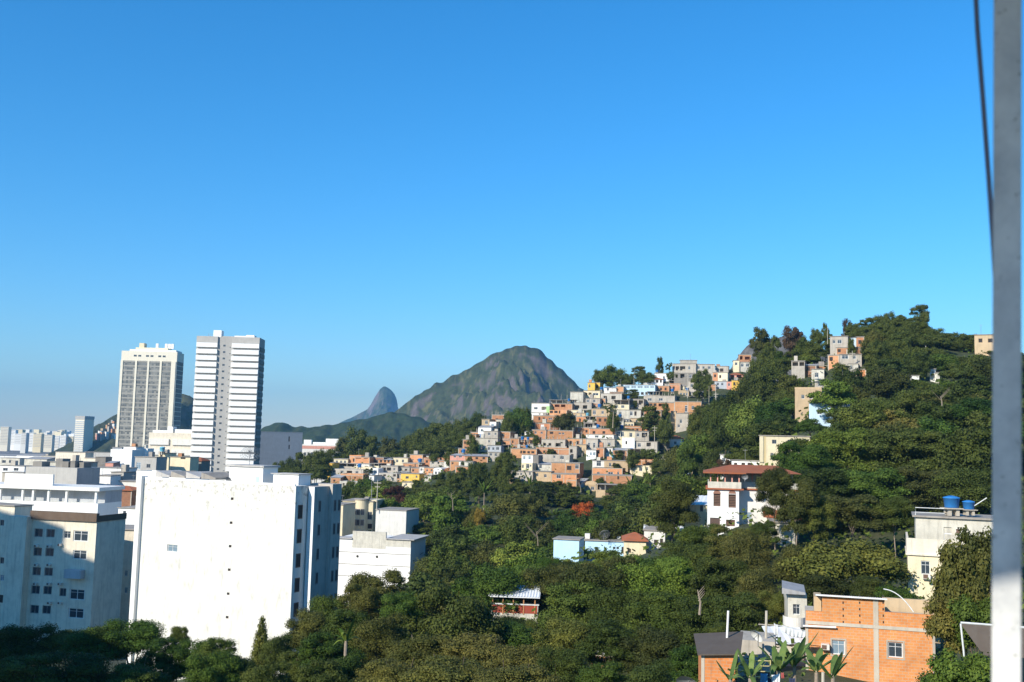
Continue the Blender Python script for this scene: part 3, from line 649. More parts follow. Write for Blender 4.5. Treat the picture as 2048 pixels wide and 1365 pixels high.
# rows of houses half hidden behind the listed ones
TREEZ = [(1038,840,34),(1007,925,22),(995,940,24),(1130,838,24),(1300,830,30),(1330,845,28),(1300,905,34),(1265,790,16),(1226,830,12)]
nf = 0
def covered(x0, x1, y0, y1):
    n = c = 0
    for i in range(5):
        for j in range(4):
            x, y = x0 + (x1 - x0) * (i + .5) / 5, y0 + (y1 - y0) * (j + .5) / 4; n += 1
            if any(p[0] < x < p[2] and p[1] < y < p[3] for p in PROT) or any((x - t[0]) ** 2 + (y - t[1]) ** 2 < t[2] ** 2 for t in TREEZ): c += 1
    return c / n
for py in range(770, 992, 9):
    px = 655 + random.uniform(0, 20)
    while px < 1410:
        wpx = random.uniform(20, 38); hpx = random.uniform(13, 19); c_ = px + wpx / 2
        if px < 915: lo_, hi_ = 925, 985
        else: lo_ = np.interp(c_, [915, 960, 1000, 1060, 1140, 1200, 1400], [905, 858, 852, 822, 802, 788, 765]); hi_ = np.interp(c_, [915, 950, 1000, 1030, 1070, 1300, 1340, 1400], [962, 930, 905, 955, 965, 955, 925, 830])
        if lo_ + 6 < py < hi_ and covered(px, px + wpx, py - hpx, py) < .72 and nf < 104:
            dd = (FV(py) if px > 915 else FL(py)) + 3; col = random.choice('bbboobobgdtcbo'); rf = random.choice('ffrrcnp')
            sx = wpx * .14; wn_ = [(px + wpx * q, px + wpx * q + 4.2, py - hpx * .78, py - hpx * .42) for q in random.choice(((.2, .6), (.15, .45, .72), (.3,)))]
            H = house(px, px + wpx, py - hpx, py, dd, col, rf, wn_, yaw=random.uniform(-22, -5), ground=False)
            auto(H.root, f"{ROOFN[rf]} {COLN[col]} infill house", c_, py - hpx, 'house', 'houses packed on the hillside'); nf += 1
        px += wpx + random.uniform(0, 6)
print('INFILL', nf)
# houses near the hilltop at right
T6 = [
 (822,935,232,296,'g','f',[(868,896,252,276,'w'),(838,856,255,275,'w')],{'d':322,'mark':'the grey hilltop house'}),
 (985,1038,235,302,'b','f',[(1000,1022,255,280)],{'d':325}),
 (935,990,240,300,'l','f',[(950,970,255,280,'w')],{'d':326}),
 (860,1020,302,346,'b','f',[(870,890,312,332),(930,955,312,332)],{'d':316}),
 (808,880,350,402,'o','f',[(818,840,362,385)],{'d':312}),
 (882,1022,346,416,'g','f',[(895,938,350,374,'w'),(965,985,352,374,'w')],{'d':310,'mark':'the grey brick house under the hilltop'}),
 (935,1000,405,460,'d','f',[(950,970,415,440,'w')],{'d':306}),
 (985,1050,440,500,'o','f',[],{'d':302}),
 (578,662,388,455,'g','f',[(584,620,394,418,'v'),(628,658,394,418,'v')],{'d':315,'mark':'the grey open-balcony house','label':'grey concrete house with two open balconies among the hillside trees'}),
 (660,735,398,475,'B','n',[(675,695,425,450)],{'d':316}),
 (735,805,418,450,'b','f',[(750,775,428,442)],{'d':318}),
 (705,785,440,518,'d','f',[(725,750,460,490,'w')],{'d':308}),
 (725,830,510,560,'g','n',[(745,775,525,545,'w')],{'d':296}),
 (372,440,385,455,'q','f',[(385,400,400,420,'v'),(410,432,402,420,'v')],{'d':345,'label':'turquoise house with open balconies at the edge of the hill wood'}),
 (600,770,565,700,'t','p',[(640,660,600,625,'w'),(690,712,600,625,'w')],{'d':255,'mark':'the cream house behind the crowns','label':'bright cream house front partly covered by the pale green tree'}),
 (690,1075,655,810,'l','f',[(740,770,690,725,'w'),(820,850,690,725,'w'),(900,930,690,725,'w'),(980,1010,690,725,'w')],{'d':235,'prot':False,'label':'long pale building showing through gaps in the dark tree crowns'}),
 (1735,1862,222,335,'t','f',[(1760,1785,245,270,'d'),(1820,1850,245,270,'d')],{'d':300,'label':'beige building on the hill shoulder beside the window post','yaw':-25}),
 (1340,1385,480,520,'w','f',[],{'d':262}),
 (1452,1490,438,500,'w','f',[(1462,1478,450,475,'w')],{'d':268}),
 (1490,1515,462,510,'d','f',[],{'d':266}),
 (128,190,980,1060,'w','f',[(140,160,1000,1025,'w')],{'d':240}),
 (200,375,1018,1075,'W','f',[(215,235,1030,1060,'d'),(262,285,1030,1055,'d'),(300,330,1030,1055,'d')],{'d':215,'label':'white house end with dark doorways above the red veranda roof'}),
]
H6 = lst(1400, 600, 3.16, None, T6, 'houses among the hilltop trees', (-26, -17))

# water tanks, poles, dishes ---------------------------------------------------
def tank_mesh():
    m = MB(); n = 18; prof = [(.0, 0), (.46, 0), (.5, .05), (.58, .82), (.62, .84), (.62, .9), (.5, .96), (.2, 1.06), (.0, 1.08)]
    for r, z in prof:
        for j in range(n): m.v.append((r * math.cos(2 * PI * j / n), r * math.sin(2 * PI * j / n), z))
    for i in range(len(prof) - 1):
        for j in range(n): m.f.append((i * n + j, i * n + (j + 1) % n, (i + 1) * n + (j + 1) % n, (i + 1) * n + j)); m.m.append(0 if i < 3 else 0)
    return m
TMB = tank_mesh(); TM = {k: TMB.mesh('water_tank', M[k], True) for k in ('tank', 'tank_cyan')}
def stand_mesh():
    m = MB()
    for x in (-.42, .18):
        for y in (-.42, .18): m.box(x, x + .24, y, y + .24, -.45, 0)
    m.box(-.65, .65, -.6, .6, -.06, 0); return m.mesh('stand', M['frame'])
SM = stand_mesh()
def tank(px, py, d, r=.62, kind='tank', look='blue round water tank', label=None):
    o = empty('water_tank', P(px, py, d), random.uniform(0, 3)); s = r / .62
    mobj('tank_body', TM[kind], o, (0, 0, 0), (s, s, s)); mobj('stand', SM, o, (0, 0, -.002), (s, s, s * 1.6))
    if label: tag(o, label, 'water tank', 'rooftop water tanks')
    else: auto(o, look, px, py, 'water tank', 'rooftop water tanks')
    return o
for px, py, k in [(1203,782-2,0),(1314,745,0),(1345,784,0),(1375,781,0),(1257,798,0),(1175,832,1),(1199,815,0),(1240,836,0),(1196,856,0),(1222,856,0),(1243,858,0),(1045,880,0),(1056,880,0),
                  (1054,896,0),(1022,937,1),(1293,912,0),(1263,903,0),(1226,917,1),(1160,956,1),(1290,868,0),(1130,826,0),(1116,845,0),(964,876,0),(927,906,0),(840,925,0),(1138,803,0),(719,935,0)]:
    d = FV(py + 8) if px > 900 else FL(py + 8)
    tank(px, py, d - 6, random.uniform(.62, .95), 'tank_cyan' if k else 'tank', 'pale blue water tank' if k else 'deep blue water tank')
def pole(px, yt, yb, d, r=.13, arms=True, look='', name='utility_pole'):
    b = P(px, yb, d); t = P(px, yt, d); h = t.z - b.z
    o = empty(name, b, random.uniform(-.4, .4)); m = MB(); m.tube([(0, 0, -3), (0, 0, h)], [r * 1.3, r * .8], 7); m.build('shaft', M['pole'], o)
    if arms:
        m = MB(); m.box(-1.0, 1.0, -.08, .08, h - .9, h - .72); m.box(-.7, .7, -.08, .08, h - 1.9, h - 1.76); m.build('crossarm', M['pole'], o)
    auto(o, look, px, (yt + yb) / 2, 'pole', 'utility poles on the slope'); return o
for px, yt, yb, d, ar in [(1375,747,782,400,1),(1431,770,795,418,1),(1432,785,808,415,1),(1309,852,885,385,1),(1255,895,925,372,1),(1418,772,796,420,0),(1111,800,806,455,0),(1122,790,806,455,0),(1134,790,806,455,0),
                          (1705,702,740,306,1),(1626,738,765,305,1),(1852,692,722,290,1),(1349,792,835,420,0),(1361,928,985,350,1),(1179,975,1000,352,0),(1457,905,945,330,1),(1655,655,670,322,0),(754,960,1000,262,1),(1197,880,960,395,0),(1163,862,905,400,0),(1268,742,758,470,0)]:
    pole(px, yt, yb, d, .1 if ar else .07, bool(ar), 'slim pole with crossarms' if ar else 'thin bare roof pole')
# ------------------------------------------------------------------ the tall and near buildings
def part_box(H, name, x0, x1, y0, y1, z0, z1, mat, parent=None):
    m = MB(); m.box(x0, x1, y0, y1, z0, z1); return m.build(name, M[mat] if isinstance(mat, str) else mat, parent or H.root)
# --- banded white tower
H = house(387, 514, 674, 935, 500, 'k', None, [], yaw=3, depth=13, name='tower_block', ext=45, ground=False)
h, w = H.h, H.w; X = lambda px: H.loc(px, 800)[0]
tag(H.root, 'tall white tower banded in grey with a recessed grey spine of small windows', 'tower block')
MARK.append((455, 800, 'the banded white tower', H.root))
def band_col(H, xa, xb, zt_, zb_, n, dep=1.2):
    fl = (zt_ - zb_) / n
    for i in range(n):
        z = zb_ + i * fl
        part_box(H, 'balcony_wall', xa, xb, -dep, -.004, z + fl * .30, z + fl * 1.0 - .03, 'W')
        
NF = 24; zt_ = h - 3.2; zb_ = zt_ - NF * 3.25
wl = H.w
xs4 = (0.15, wl * .335, wl * .565, wl - .1)
band_col(H, xs4[0], xs4[1], zt_, zb_, NF); band_col(H, xs4[2], xs4[3], zt_, zb_, NF)
m = MB(); m.box(xs4[0] - .1, xs4[1] + .1, -.9, -.006, h - 3.1, h); m.box(xs4[2] - .1, xs4[3] + .1, -.9, -.006, h - 3.1, h)
m.build('top_band', M['k'], H.root)
for i in range(22):
    z = zt_ - 3.25 * (i + .55)
    mobj('window', UW['g'], H.root, (wl * .42, -.05, z), (1.25, 1, 1.0))
    mobj('window', UW['g'], H.root, (wl * .525, -.05, z - .5), (.5, 1, .5))
for i in range(24):
    z = zt_ - 3.25 * (i + .8)
    part_box(H, 'side_ledge', wl, wl + .4, 1, 12, z - .9, z + 1.1, 'G')
def lb(pxa, pxb, ya, yb, y0, y1, name, mat, H=None):
    a = H.loc(pxa, (ya + yb) / 2); b = H.loc(pxb, (ya + yb) / 2); zt = H.loc((pxa + pxb) / 2, ya)[1]; zb = H.loc((pxa + pxb) / 2, yb)[1]
    return part_box(H, name, a[0], b[0], y0, y1, zb, zt, mat)
lb(425, 441, 660, 673.5, 2, 7, 'water_tower', 'W', H); lb(468, 508, 672, 683, 1, 16, 'penthouse', 'W', H); lb(490, 506, 669.5, 672, 3, 9, 'penthouse', 'W', H)
lb(411, 446, 674, 681, .2, 12, 'roof_deck', 's', H); lb(441, 468, 672, 686, 2.5, 12, 'penthouse', 'k', H)
for p in (414, 417, 421): lb(p, p + .5, 666, 674, 3, 3.15, 'antenna', 'metal', H)
# --- curtain-walled tower
H = house(236, 348, 703, 940, 640, 's2', None, [], yaw=2, depth=15, name='tower_block', ext=50, ground=False)
tag(H.root, 'cream framed tower with four dark glass bays and chimneys on the roof', 'tower block'); MARK.append((297, 800, 'the dark glass tower', H.root))
w, h = H.w, H.h
F0 = h - 6.2
xs = [0.045, .255, .295, .475, .515, .70, .74, .90]
for i in range(4):
    a, b = xs[2 * i] * w, xs[2 * i + 1] * w; n = 24; fl = 2.95
    m = MB(); m.box(a, b, -.03, -.002, F0 - n * fl, F0); m.build('glass_bay', M['bay'] if 'bay' in M else M['z'], H.root)
    m = MB()
    for k in range(n): m.box(a, b, -.16, -.032, F0 - k * fl - 1.0, F0 - k * fl - .02)
    m.build('spandrel', M['spandrel'], H.root)
for i in range(3): part_box(H, 'pier', (xs[2*i+1] + .003) * w, (xs[2*i+2] - .003) * w, -.5, -.003, F0 - 71, F0, 's2')
part_box(H, 'pier', -.1, .04 * w, -.5, -.003, F0 - 71, F0, 's2'); part_box(H, 'pier', .905 * w, w * .985, -.5, -.003, F0 - 71, F0, 's2')
for q in (.22, .30, .44, .52, .66, .74): mobj('window', UW['g'], H.root, (w * q, -.06, h - 3.6), (w * .055, 1, 1.2))
part_box(H, 'roof_slab', w * .13, w * .97, 1, 14, h + .01, h + 1.2, 'W'); part_box(H, 'roof_slab', w * .22, w * .8, 3, 12, h + 1.21, h + 2.6, 'c')
part_box(H, 'penthouse', w * .27, w * .36, 4, 9, h + 2.61, h + 5.6, 'c')
for q in (.535, .7, .76, .815): part_box(H, 'chimney', w * q, w * (q + .045), 8, 9.2, h + 2.6, h + 5.9, 'W')
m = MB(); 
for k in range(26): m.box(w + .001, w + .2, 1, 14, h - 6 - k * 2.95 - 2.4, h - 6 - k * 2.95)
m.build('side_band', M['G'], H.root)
# --- mid-rise between the towers
H = house(296, 385, 866, 945, 520, 's', None, [], yaw=2, depth=12, name='apartment_building', ext=40, ground=False)
tag(H.root, 'wide grey-beige apartment building with pale bands between the two towers', 'apartment building')
n = 6
for i in range(n):
    z = H.h - 3.2 - i * 5.2
    for a, b in ((.02, .46), (.54, .98)): part_box(H, 'balcony_wall', H.w * a, H.w * b, -.8, -.004, z - 3.1, z, 'w')
for a, b, hh in ((.05, .42, 1.2), (.55, .97, 1.9), (.38, .5, 3.2)): part_box(H, 'penthouse', H.w * a, H.w * b, 2, 9, H.h, H.h + hh, 'W')
# --- blue-shaded block right of the tower, and the long block behind the trees
H = house(519, 604, 866, 935, 560, 'z', 'p', [(577, 580, 873, 884, 'g'), (577, 580, 890, 899, 'g')], yaw=40, depth=16, name='apartment_building', ext=30, ground=False)
tag(H.root, 'plain blue-grey block in shade just right of the banded tower', 'apartment building')
H = house(604, 720, 890, 925, 720, 'w', None, [(608 + i * 7, 612 + i * 7, 905, 911, 'g') for i in range(13)], yaw=5, depth=20, name='apartment_building', ext=20, ground=False)
tag(H.root, 'long white building with a red brick band behind the treetops', 'apartment building')
lb(604, 722, 893, 899, -.12, -.003, 'brick_band', 'p', H); lb(607, 622, 880, 889.8, 2, 8, 'penthouse', 'W', H); lb(651, 676, 878, 889.8, 2, 8, 'penthouse', 'W', H); lb(625, 650, 885, 889.8, 3, 8, 'penthouse', 'W', H)
# --- the big blank white building
H = house(277, 584, 965, 1345, 128, 'peel', None, [(334, 355, 1090, 1104, 'b')] + [(461.5 - (y - 998) * .042 , 467 - (y - 998) * .042, y - 2.6, y + 2.6, 'd') for y in (998, 1046, 1093, 1140, 1188, 1235)], yaw=-25, depth=2.4, name='apartment_building', ext=4, ground=True)
tag(H.root, 'big blank white apartment building with one column of tiny square windows', 'apartment building'); MARK.append((430, 1100, 'the big blank white building', H.root))
w, h = H.w, H.h
m = MB(); m.box(-.75, -.003, -.5, .6, -4, h + .35); m.build('corner_pier', M['W'], H.root)
m = MB(); m.box(0, w - .1, 2.41, 3.0, -4, h - .2); m.build('wall', M['W'], H.root)
m = MB(); m.box(w - 2.2, w + 1.0, 2.52, 5.6, -4, h - .12); m.build('side_wing', M['x'], H.root); part_box(H, 'lit_edge', w + .12, w + 1.0, 2.44, 2.519, -4, h - .13, 'W')  # wing sides greyed in colour for shade, lit front strip left white
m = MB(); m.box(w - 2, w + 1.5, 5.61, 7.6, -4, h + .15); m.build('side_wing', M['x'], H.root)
m = MB(); m.box(0, w - 2.3, 3.02, 7.5, -4, h - .4); m.build('rear_block', M['w'], H.root)
for y0, xx in ((3.4, w + 1.0), (6.0, w + 1.5), (6.9, w + 1.5)):
    for i in range(8):
        mobj('window', UW['g'], H.root, (xx + .04, y0, h - 3.3 - i * 2.95), (.5, 1, 1.5), R(90))
for i in range(8): mobj('window', UW['d'], H.root, (w + .045, .6, h - 4.0 - i * 2.95), (.9, 1, 1.7), R(90))
part_box(H, 'roof_wall', 0, w - .2, .0, .2, h + .001, h + .25, 'W')
lb(432, 500, 935, 968, 2.5, 5.5, 'stair_house', 'W', H); lb(428, 504, 931, 934.8, 2.3, 5.7, 'stair_house_roof', 'slab_light', H)
lb(485, 492, 955, 967.5, 2.46, 2.499, 'door', 'l', H)
lb(521, 572, 950, 972, 2.5, 5.0, 'penthouse', 'W', H); lb(518, 575, 948.2, 949.8, 2.3, 5.2, 'penthouse_roof', 'slab_light', H)
for i, (a, b) in enumerate(((596, 625), (628, 655))): pass
for i in range(4):
    xx = 1.0 + i * 2.6
    m = MB(); m.add([(xx, 1, h + .3), (xx + 2.4, 1, h + .3), (xx + 2.4, 5.5, h + .3), (xx, 5.5, h + .3), (xx, 1, h + 1.1), (xx + 2.4, 1, h + .5), (xx + 2.4, 5.5, h + .5), (xx, 5.5, h + 1.1)],
        [(0, 3, 2, 1), (4, 5, 6, 7), (0, 1, 5, 4), (1, 2, 6, 5), (2, 3, 7, 6), (3, 0, 4, 7)]); m.build('roof_skylight', M['slab' if i % 2 else 'slab_light'], H.root)
WB = H
def dish(px, py, d, r=.6, az=150, mat='metal', label=None, look='open mesh satellite dish'):
    o = empty('satellite_dish', P(px, py, d), 0); m = MB(); n = 20; k = 5
    for i in range(k + 1):
        rr = r * i / k
        for j in range(n): m.v.append((rr * math.cos(2 * PI * j / n), rr * rr / r * .45, rr * math.sin(2 * PI * j / n)))
    for i in range(k):
        for j in range(n): m.f.append((i * n + j, i * n + (j + 1) % n, (i + 1) * n + (j + 1) % n, (i + 1) * n + j)); m.m.append(0)
    b = m.build('reflector', M[mat], o, True)
    if r > .9: wf = b.modifiers.new('mesh', 'WIREFRAME'); wf.thickness = .035
    b.name = 'reflector'; b.rotation_euler = (R(-35), 0, R(az)); b.location = (0, 0, 0)
    m = MB(); m.tube([(0, 0, 0), (0, .1, -r * .5), (0, .1, -r * 1.7)], .035, 6); m.build('mast', M['metal'], o)
    m = MB(); dv = Euler((R(-35), 0, R(az))).to_matrix() @ Vector((0, r * 1.0, 0)); m.tube([(0, 0, 0), tuple(dv)], .02, 5); m.box(dv.x - .05, dv.x + .05, dv.y - .05, dv.y + .05, dv.z - .05, dv.z + .05); m.build('receiver_arm', M['metal'], o)
    if label: tag(o, label, 'satellite dish', 'satellite dishes')
    else: auto(o, look, px, py, 'satellite dish', 'satellite dishes')
    return o
dish(500, 903, 130, 1.25, 200, 'metal', 'large mesh satellite dish on the stair house of the big white building')
dish(459, 958, 128.5, .45, 160, 'metal', 'small satellite dish at the foot of the white rooftop stair house')
# --- shaded building at the left with the brown parapet
H = house(20, 186, 1040, 1290, 152, 's', None,
          [(68.6, 85.4, 1057.6, 1074.4), (92.6, 109.4, 1058.6, 1075.4), (66.6, 83.4, 1095.6, 1112.4), (90.6, 107.4, 1096.6, 1113.4), (64.6, 81.4, 1134.6, 1151.4), (88.6, 105.4, 1135.6, 1152.4), (62.6, 79.4, 1171.6, 1188.4), (86.6, 103.4, 1172.6, 1189.4), (60.6, 77.4, 1210.6, 1227.4), (84.6, 101.4, 1211.6, 1228.4), (146.4, 176.6, 1061.9, 1083.1, 'w'), (127.9, 141.1, 1062.8, 1077.2, 'w'), (145.5, 173.5, 1101.0, 1119.0, 'w'), (138.3, 169.7, 1178.9, 1200.1, 's'), (118.9, 132.1, 1176.6, 1193.4), (21.0, 33.0, 1046.2, 1055.8), (55.4, 62.6, 1046.8, 1061.2), (47.2, 56.8, 1092.4, 1111.6), (46.2, 55.8, 1132.4, 1151.6), (43.1, 53.9, 1170.4, 1189.6), (41.2, 50.8, 1208.2, 1229.8), (136.3, 167.7, 1216.9, 1237.1)],
          yaw=-14, depth=7, name='apartment_building', ext=6, wk='g')
tag(H.root, 'shaded cream apartment block with a brown parapet and rows of dark windows', 'apartment building'); MARK.append((120, 1130, 'the shaded cream block', H.root))
m = MB(); m.box(3, H.w + .15, -.35, .3, H.h, H.h + 1.25); m.box(H.w - .05, H.w + .15, .31, 7, H.h, H.h + .9); m.box(3, H.w - .06, .31, 6.9, H.h, H.h + .2); m.build('parapet', M['brownroof'], H.root)
m = MB(); m.box(0, 3.2, -1.2, -.002, -6, H.h + .4); m.build('stair_wing', M['s'], H.root)
ac = MB(); ac.box(0, .75, -.5, -.01, 0, .5); ac.box(.06, .5, -.52, -.501, .05, .45, 1); ACM = ac.mesh('air_conditioner', [M['w'], M['dframe']])
for px, py in [(72,1094),(97,1095),(119,1092),(72,1132),(97,1132),(70,1170),(97,1170),(119,1170),(98,1208),(119,1208)]:
    a = H.loc(px, py); mobj('air_conditioner', ACM, H.root, (a[0], 0, a[1]), (.7, 1, .7))
m = MB(); a = H.loc(136, 1155); b = H.loc(170, 1140); m.box(a[0], b[0], -1.0, -.01, a[1], b[1]); m.build('enclosed_balcony', M['z'], H.root)
H = house(188, 268, 1060, 1290, 165, 's', 'f', [(249,255,1141,1153,'b'),(249,255,1175,1187,'b')], yaw=0, depth=8, name='apartment_building', ext=6)
tag(H.root, 'narrow shaded rear block between the cream block and the white building', 'apartment building')
H = house(-60, 20, 1010, 1290, 159, 's', 'f', [(0,8,1040,1052,'g'),(0,8,1115,1128,'g'),(0,8,1150,1162,'b'),(-2,6,1190,1206,'d')], yaw=-25, depth=3.2, name='apartment_building', ext=6)
tag(H.root, 'shaded block cut off by the left picture edge', 'apartment building')
# --- white roof terrace building behind it
H = house(-60, 194, 1003, 1075, 215, 'W', None, [], yaw=-10, depth=9, name='apartment_building', ext=25)
tag(H.root, 'white building with a long open loggia under its roof slab at left', 'apartment building')
z1 = H.h
zz = z1 + 2.6
for px in (0, 45, 66, 97, 133, 192): 
    xx = H.loc(px, 990)[0]; part_box(H, 'loggia_pillar', xx - .3, xx + .15, .02, .5, z1 + .001, zz, 'W')
part_box(H, 'loggia_back', 0, H.w, 2.5, 8.9, z1 + .001, zz - .01, 'z'); part_box(H, 'roof_slab', -.2, H.w + .4, -.5, 9.3, zz, zz + .75, 'w')
part_box(H, 'roof_wall', H.loc(0, 960)[0], H.loc(97, 960)[0], 1.5, 2, zz + .751, zz + 3.1, 'w')
MARK.append((100, 1000, 'the white loggia building', H.root))
H = house(50, 153, 935, 985, 240, 'k', None, [], yaw=-12, depth=9, name='apartment_building', ext=30)
tag(H.root, 'large plain grey rooftop block with a dark shaded side at left', 'apartment building'); MARK.append((100, 960, 'the big grey rooftop block', H.root))
for a, b, hh, y in ((.02, .2, 1.2, 2), (.42, .55, 2.0, 3), (.6, .72, 1.4, 2), (.76, .85, 1.6, 2), (.88, .97, 1.3, 3)): part_box(H, 'roof_plant', H.w * a, H.w * b, y, y + 3, H.h, H.h + hh, 'G')
H = house(95, 155, 925, 940, 275, 'd', 'f', [], yaw=-12, depth=9, name='apartment_building', ext=30); tag(H.root, 'low weathered box behind the big grey rooftop block', 'apartment building')
# --- jumble of roofs, tile 5.12 x at (0,780)
TJ = [ # x0,x1,yt,yb,col,roof,d,wins
 (565,870,640,800,'s','f',430,[]),(860,980,700,800,'s','f',425,[]),(1130,1350,625,740,'W','p',400,[]),(1265,1390,585,640,'W','f',405,[]),(1380,1510,612,680,'W','p',410,[]),
 (975,1080,690,790,'G','f',390,[]),(1080,1160,735,790,'p','n',380,[]),(1380,1600,690,830,'k','f',330,[(1395,1440,740,815,'b'),(1500,1540,760,800,'g')]),
 (1620,1730,650,800,'c','f',360,[(1640,1665,660,690,'d')]),(1740,1945,690,840,'c','f',340,[(1850,1900,690,710,'d')]),(1945,2060,700,850,'G','t',350,[]),
 (950,1305,800,860,'W','f',300,[(1000,1020,830,850,'w')]),(1135,1265,845,940,'k','f',262,[(1150,1240,895,930,'g')]),(1265,1390,860,930,'p','t',270,[]),(1395,1660,855,920,'w','p',240,[]),
 (1660,1740,840,900,'t','n',260,[]),(990,1130,880,1000,'W','f',255,[(1000,1020,905,950,'w')]),(1000,1350,1000,1090,'B','t',235,[]),(1210,1440,940,1230,'w','f',250,[(1360,1385,1005,1045,'g'),(1395,1420,1005,1045,'g'),(1395,1425,1100,1150,'g'),(1360,1380,1100,1150,'g')]),
 (1210,1430,1215,1300,'W','f',205,[(1260,1290,1240,1290,'g')]),(0,250,670,700,'W','n',620,[]),(0,200,700,780,'d','f',480,[(20,60,720,750,'g'),(90,130,720,750,'g')]),(170,420,660,720,'W','n',560,[]),
 (0,250,780,860,'W','f',360,[(30,80,800,830,'g'),(140,190,800,830,'g')]),(250,480,690,770,'d','n',450,[]),(20,240,850,920,'g','f',300,[]),(120,480,925,1000,'W','p',262,[]),
 (420,600,680,740,'s','f',500,[]),(600,760,740,800,'G','r',420,[]),(1730,1900,870,930,'W','n',215,[]),(1900,2050,850,930,'W','n',230,[]),
 (1150,1250,590,640,'z','f',560,[]),(870,1130,640,690,'k','f',600,[]),(1940,2060,860,900,'s','f',300,[])]
for x0, x1, yt, yb, col, rf, d, wins in TJ:
    q = lambda v: (v[0] / 5.12, v[1] / 5.12, 780 + v[2] / 5.12, 780 + v[3] / 5.12)
    a = q((x0, x1, yt, yb)); H = house(*a, d, col, rf, [q(w_) + tuple(w_[4:]) for w_ in wins], yaw=random.uniform(-16, 2), depth=6, name='city_building', ext=40, ground=False)
    size = 'long ' if a[1] - a[0] > 45 else 'narrow ' if a[1] - a[0] < 22 else ''
    auto(H.root, f"{size}{ROOFN[rf[:1]]} {COLN[col]} roof block", H.px, a[2], 'building', 'city rooftops on the left')
# blue water tank in the jumble
tank(1661 / 5.12, 780 + 632 / 5.12, 358, 1.0, 'tank_cyan', label='pale blue tank on the cream rooftop below the mid-rise')
# --- cream building with the rounded stair tower
H = house(652, 683, 1010, 1180, 262, 'c', 'f', [], yaw=-12, depth=9, name='apartment_building', ext=6)
tag(H.root, 'tall cream blank wing at the left of the rounded stair tower', 'apartment building')
H = house(683, 745, 1003, 1080, 276, 'c', 'f', [(686,703,1024,1036,'v'),(686,703,1045,1060,'v'),(686,703,1063,1072,'v'),(735,744,1024,1040,'g'),(735,744,1048,1058,'d')], yaw=-8, depth=12, name='apartment_building', ext=20)
tag(H.root, 'cream recessed apartment wing with balconies and a rounded stair tower', 'apartment building'); MARK.append((720, 1040, 'the rounded stair tower', H.root))
cx, cz = H.loc(721, 1060); zt = H.loc(721, 1000)[1]; n = 20; r = 12.5 * H.sc
m = MB(); m.tube([(cx, 0, -15), (cx, 0, zt)], r, n); m.build('stair_tower', M['c'], H.root)
m = MB(); m.tube([(cx, 0, zt + .01), (cx, 0, zt + .35)], r * 1.12, n); m.build('stair_tower_roof', M['slab'], H.root)
for zpy in (1024, 1045, 1066):
    z = H.loc(721, zpy)[1]
    for t in (-25, 10, 48):
        tt = R(t - 20); o = mobj('window', UW['g'], H.root, (cx + math.sin(tt) * (r + .03) - .5 * math.cos(tt), -math.cos(tt) * (r + .03) - .5 * math.sin(tt), z - .8), (1.0, 1, 1.7), tt)
part_box(H, 'roof_room', cx + r * .9, H.w + .6, 1, 8, H.h, H.h + .9 * (zt - H.h), 'c')
m = MB(); m.tube([(cx + r * 1.4, 1, zt), (cx + r * 1.4, 1, zt + 6)], .06, 5); m.build('antenna', M['metal'], H.root)
H = house(751, 812, 1021, 1072, 262, 'w', 'f', [], yaw=-14, depth=10, name='apartment_building', ext=12)
tag(H.root, 'white stained block with a dark side right of the rounded stair tower', 'apartment building')
H = house(668, 820, 1080, 1200, 240, 'W', None, [], yaw=-12, depth=12, name='apartment_building', ext=8)
tag(H.root, 'broad white blank building with thin floor lines and two round vents', 'apartment building'); MARK.append((745, 1120, 'the broad white floor-line building', H.root))
m = MB(); a = H.loc(705, 1080)[0]; b = H.loc(772, 1080)[0]; m.box(a, b, -.05, .5, H.h - 2, H.h + 1.9); m.box(b + .01, H.w, -.04, .4, H.h - 1.4, H.h + .3); m.build('stained_parapet', M['d'], H.root)
m = MB(); m.box(b, H.w + .9, -.45, 12.3, H.h + .31, H.h + .5); m.box(-.5, a, -.45, 3, H.h + .01, H.h + .25); m.build('roof_slab', M['slab_light'], H.root)
m = MB()
for y in (1107, 1131, 1155): z = H.loc(745, y)[1]; m.box(0, H.w + .02, -.06, -.003, z, z + .1)
m.build('floor_line', M['G'], H.root)
for px, py in ((715, 1113), (754, 1114)):
    a = H.loc(px, py); m = MB(); m.tube([(a[0], -.07, a[1]), (a[0], .1, a[1])], .3, 14); m.build('round_vent', M['void'], H.root)
# --- distant blocks along the beach
SK = [(0,16,854,890,'s2'),(14,30,860,890,'W'),(28,42,868,888,'W'),(42,52,866,889,'w'),(52,66,866,895,'W'),(66,82,868,895,'c'),(82,104,870,896,'s2'),(104,118,872,897,'W'),(119,131,871,902,'W'),(130,146,873,902,'c'),(160,184,880,903,'c'),(172,190,875,905,'c'),(186,216,873,905,'w'),(214,236,875,904,'k')]
for i, (a, b, yt, yb, c) in enumerate(SK):
    H = house(a, b, yt, yb, random.uniform(1700, 1950), c, None, [], yaw=5, depth=14, name='beach_tower', ext=40, ground=False, prot=False)
    m = MB(); n = int((yb - yt) / 3.0)
    for k in range(n): z = H.h * (k + .35) / n; m.box(H.w * .08, H.w * .92, -.4, -.02, z, z + H.h / n * .3)
    m.build('window_band', M['k'], H.root)
    auto(H.root, f"hazy {COLN.get(c, 'stone coloured')} beachfront tower", (a + b) / 2, yt, 'tower block', 'distant beachfront towers')
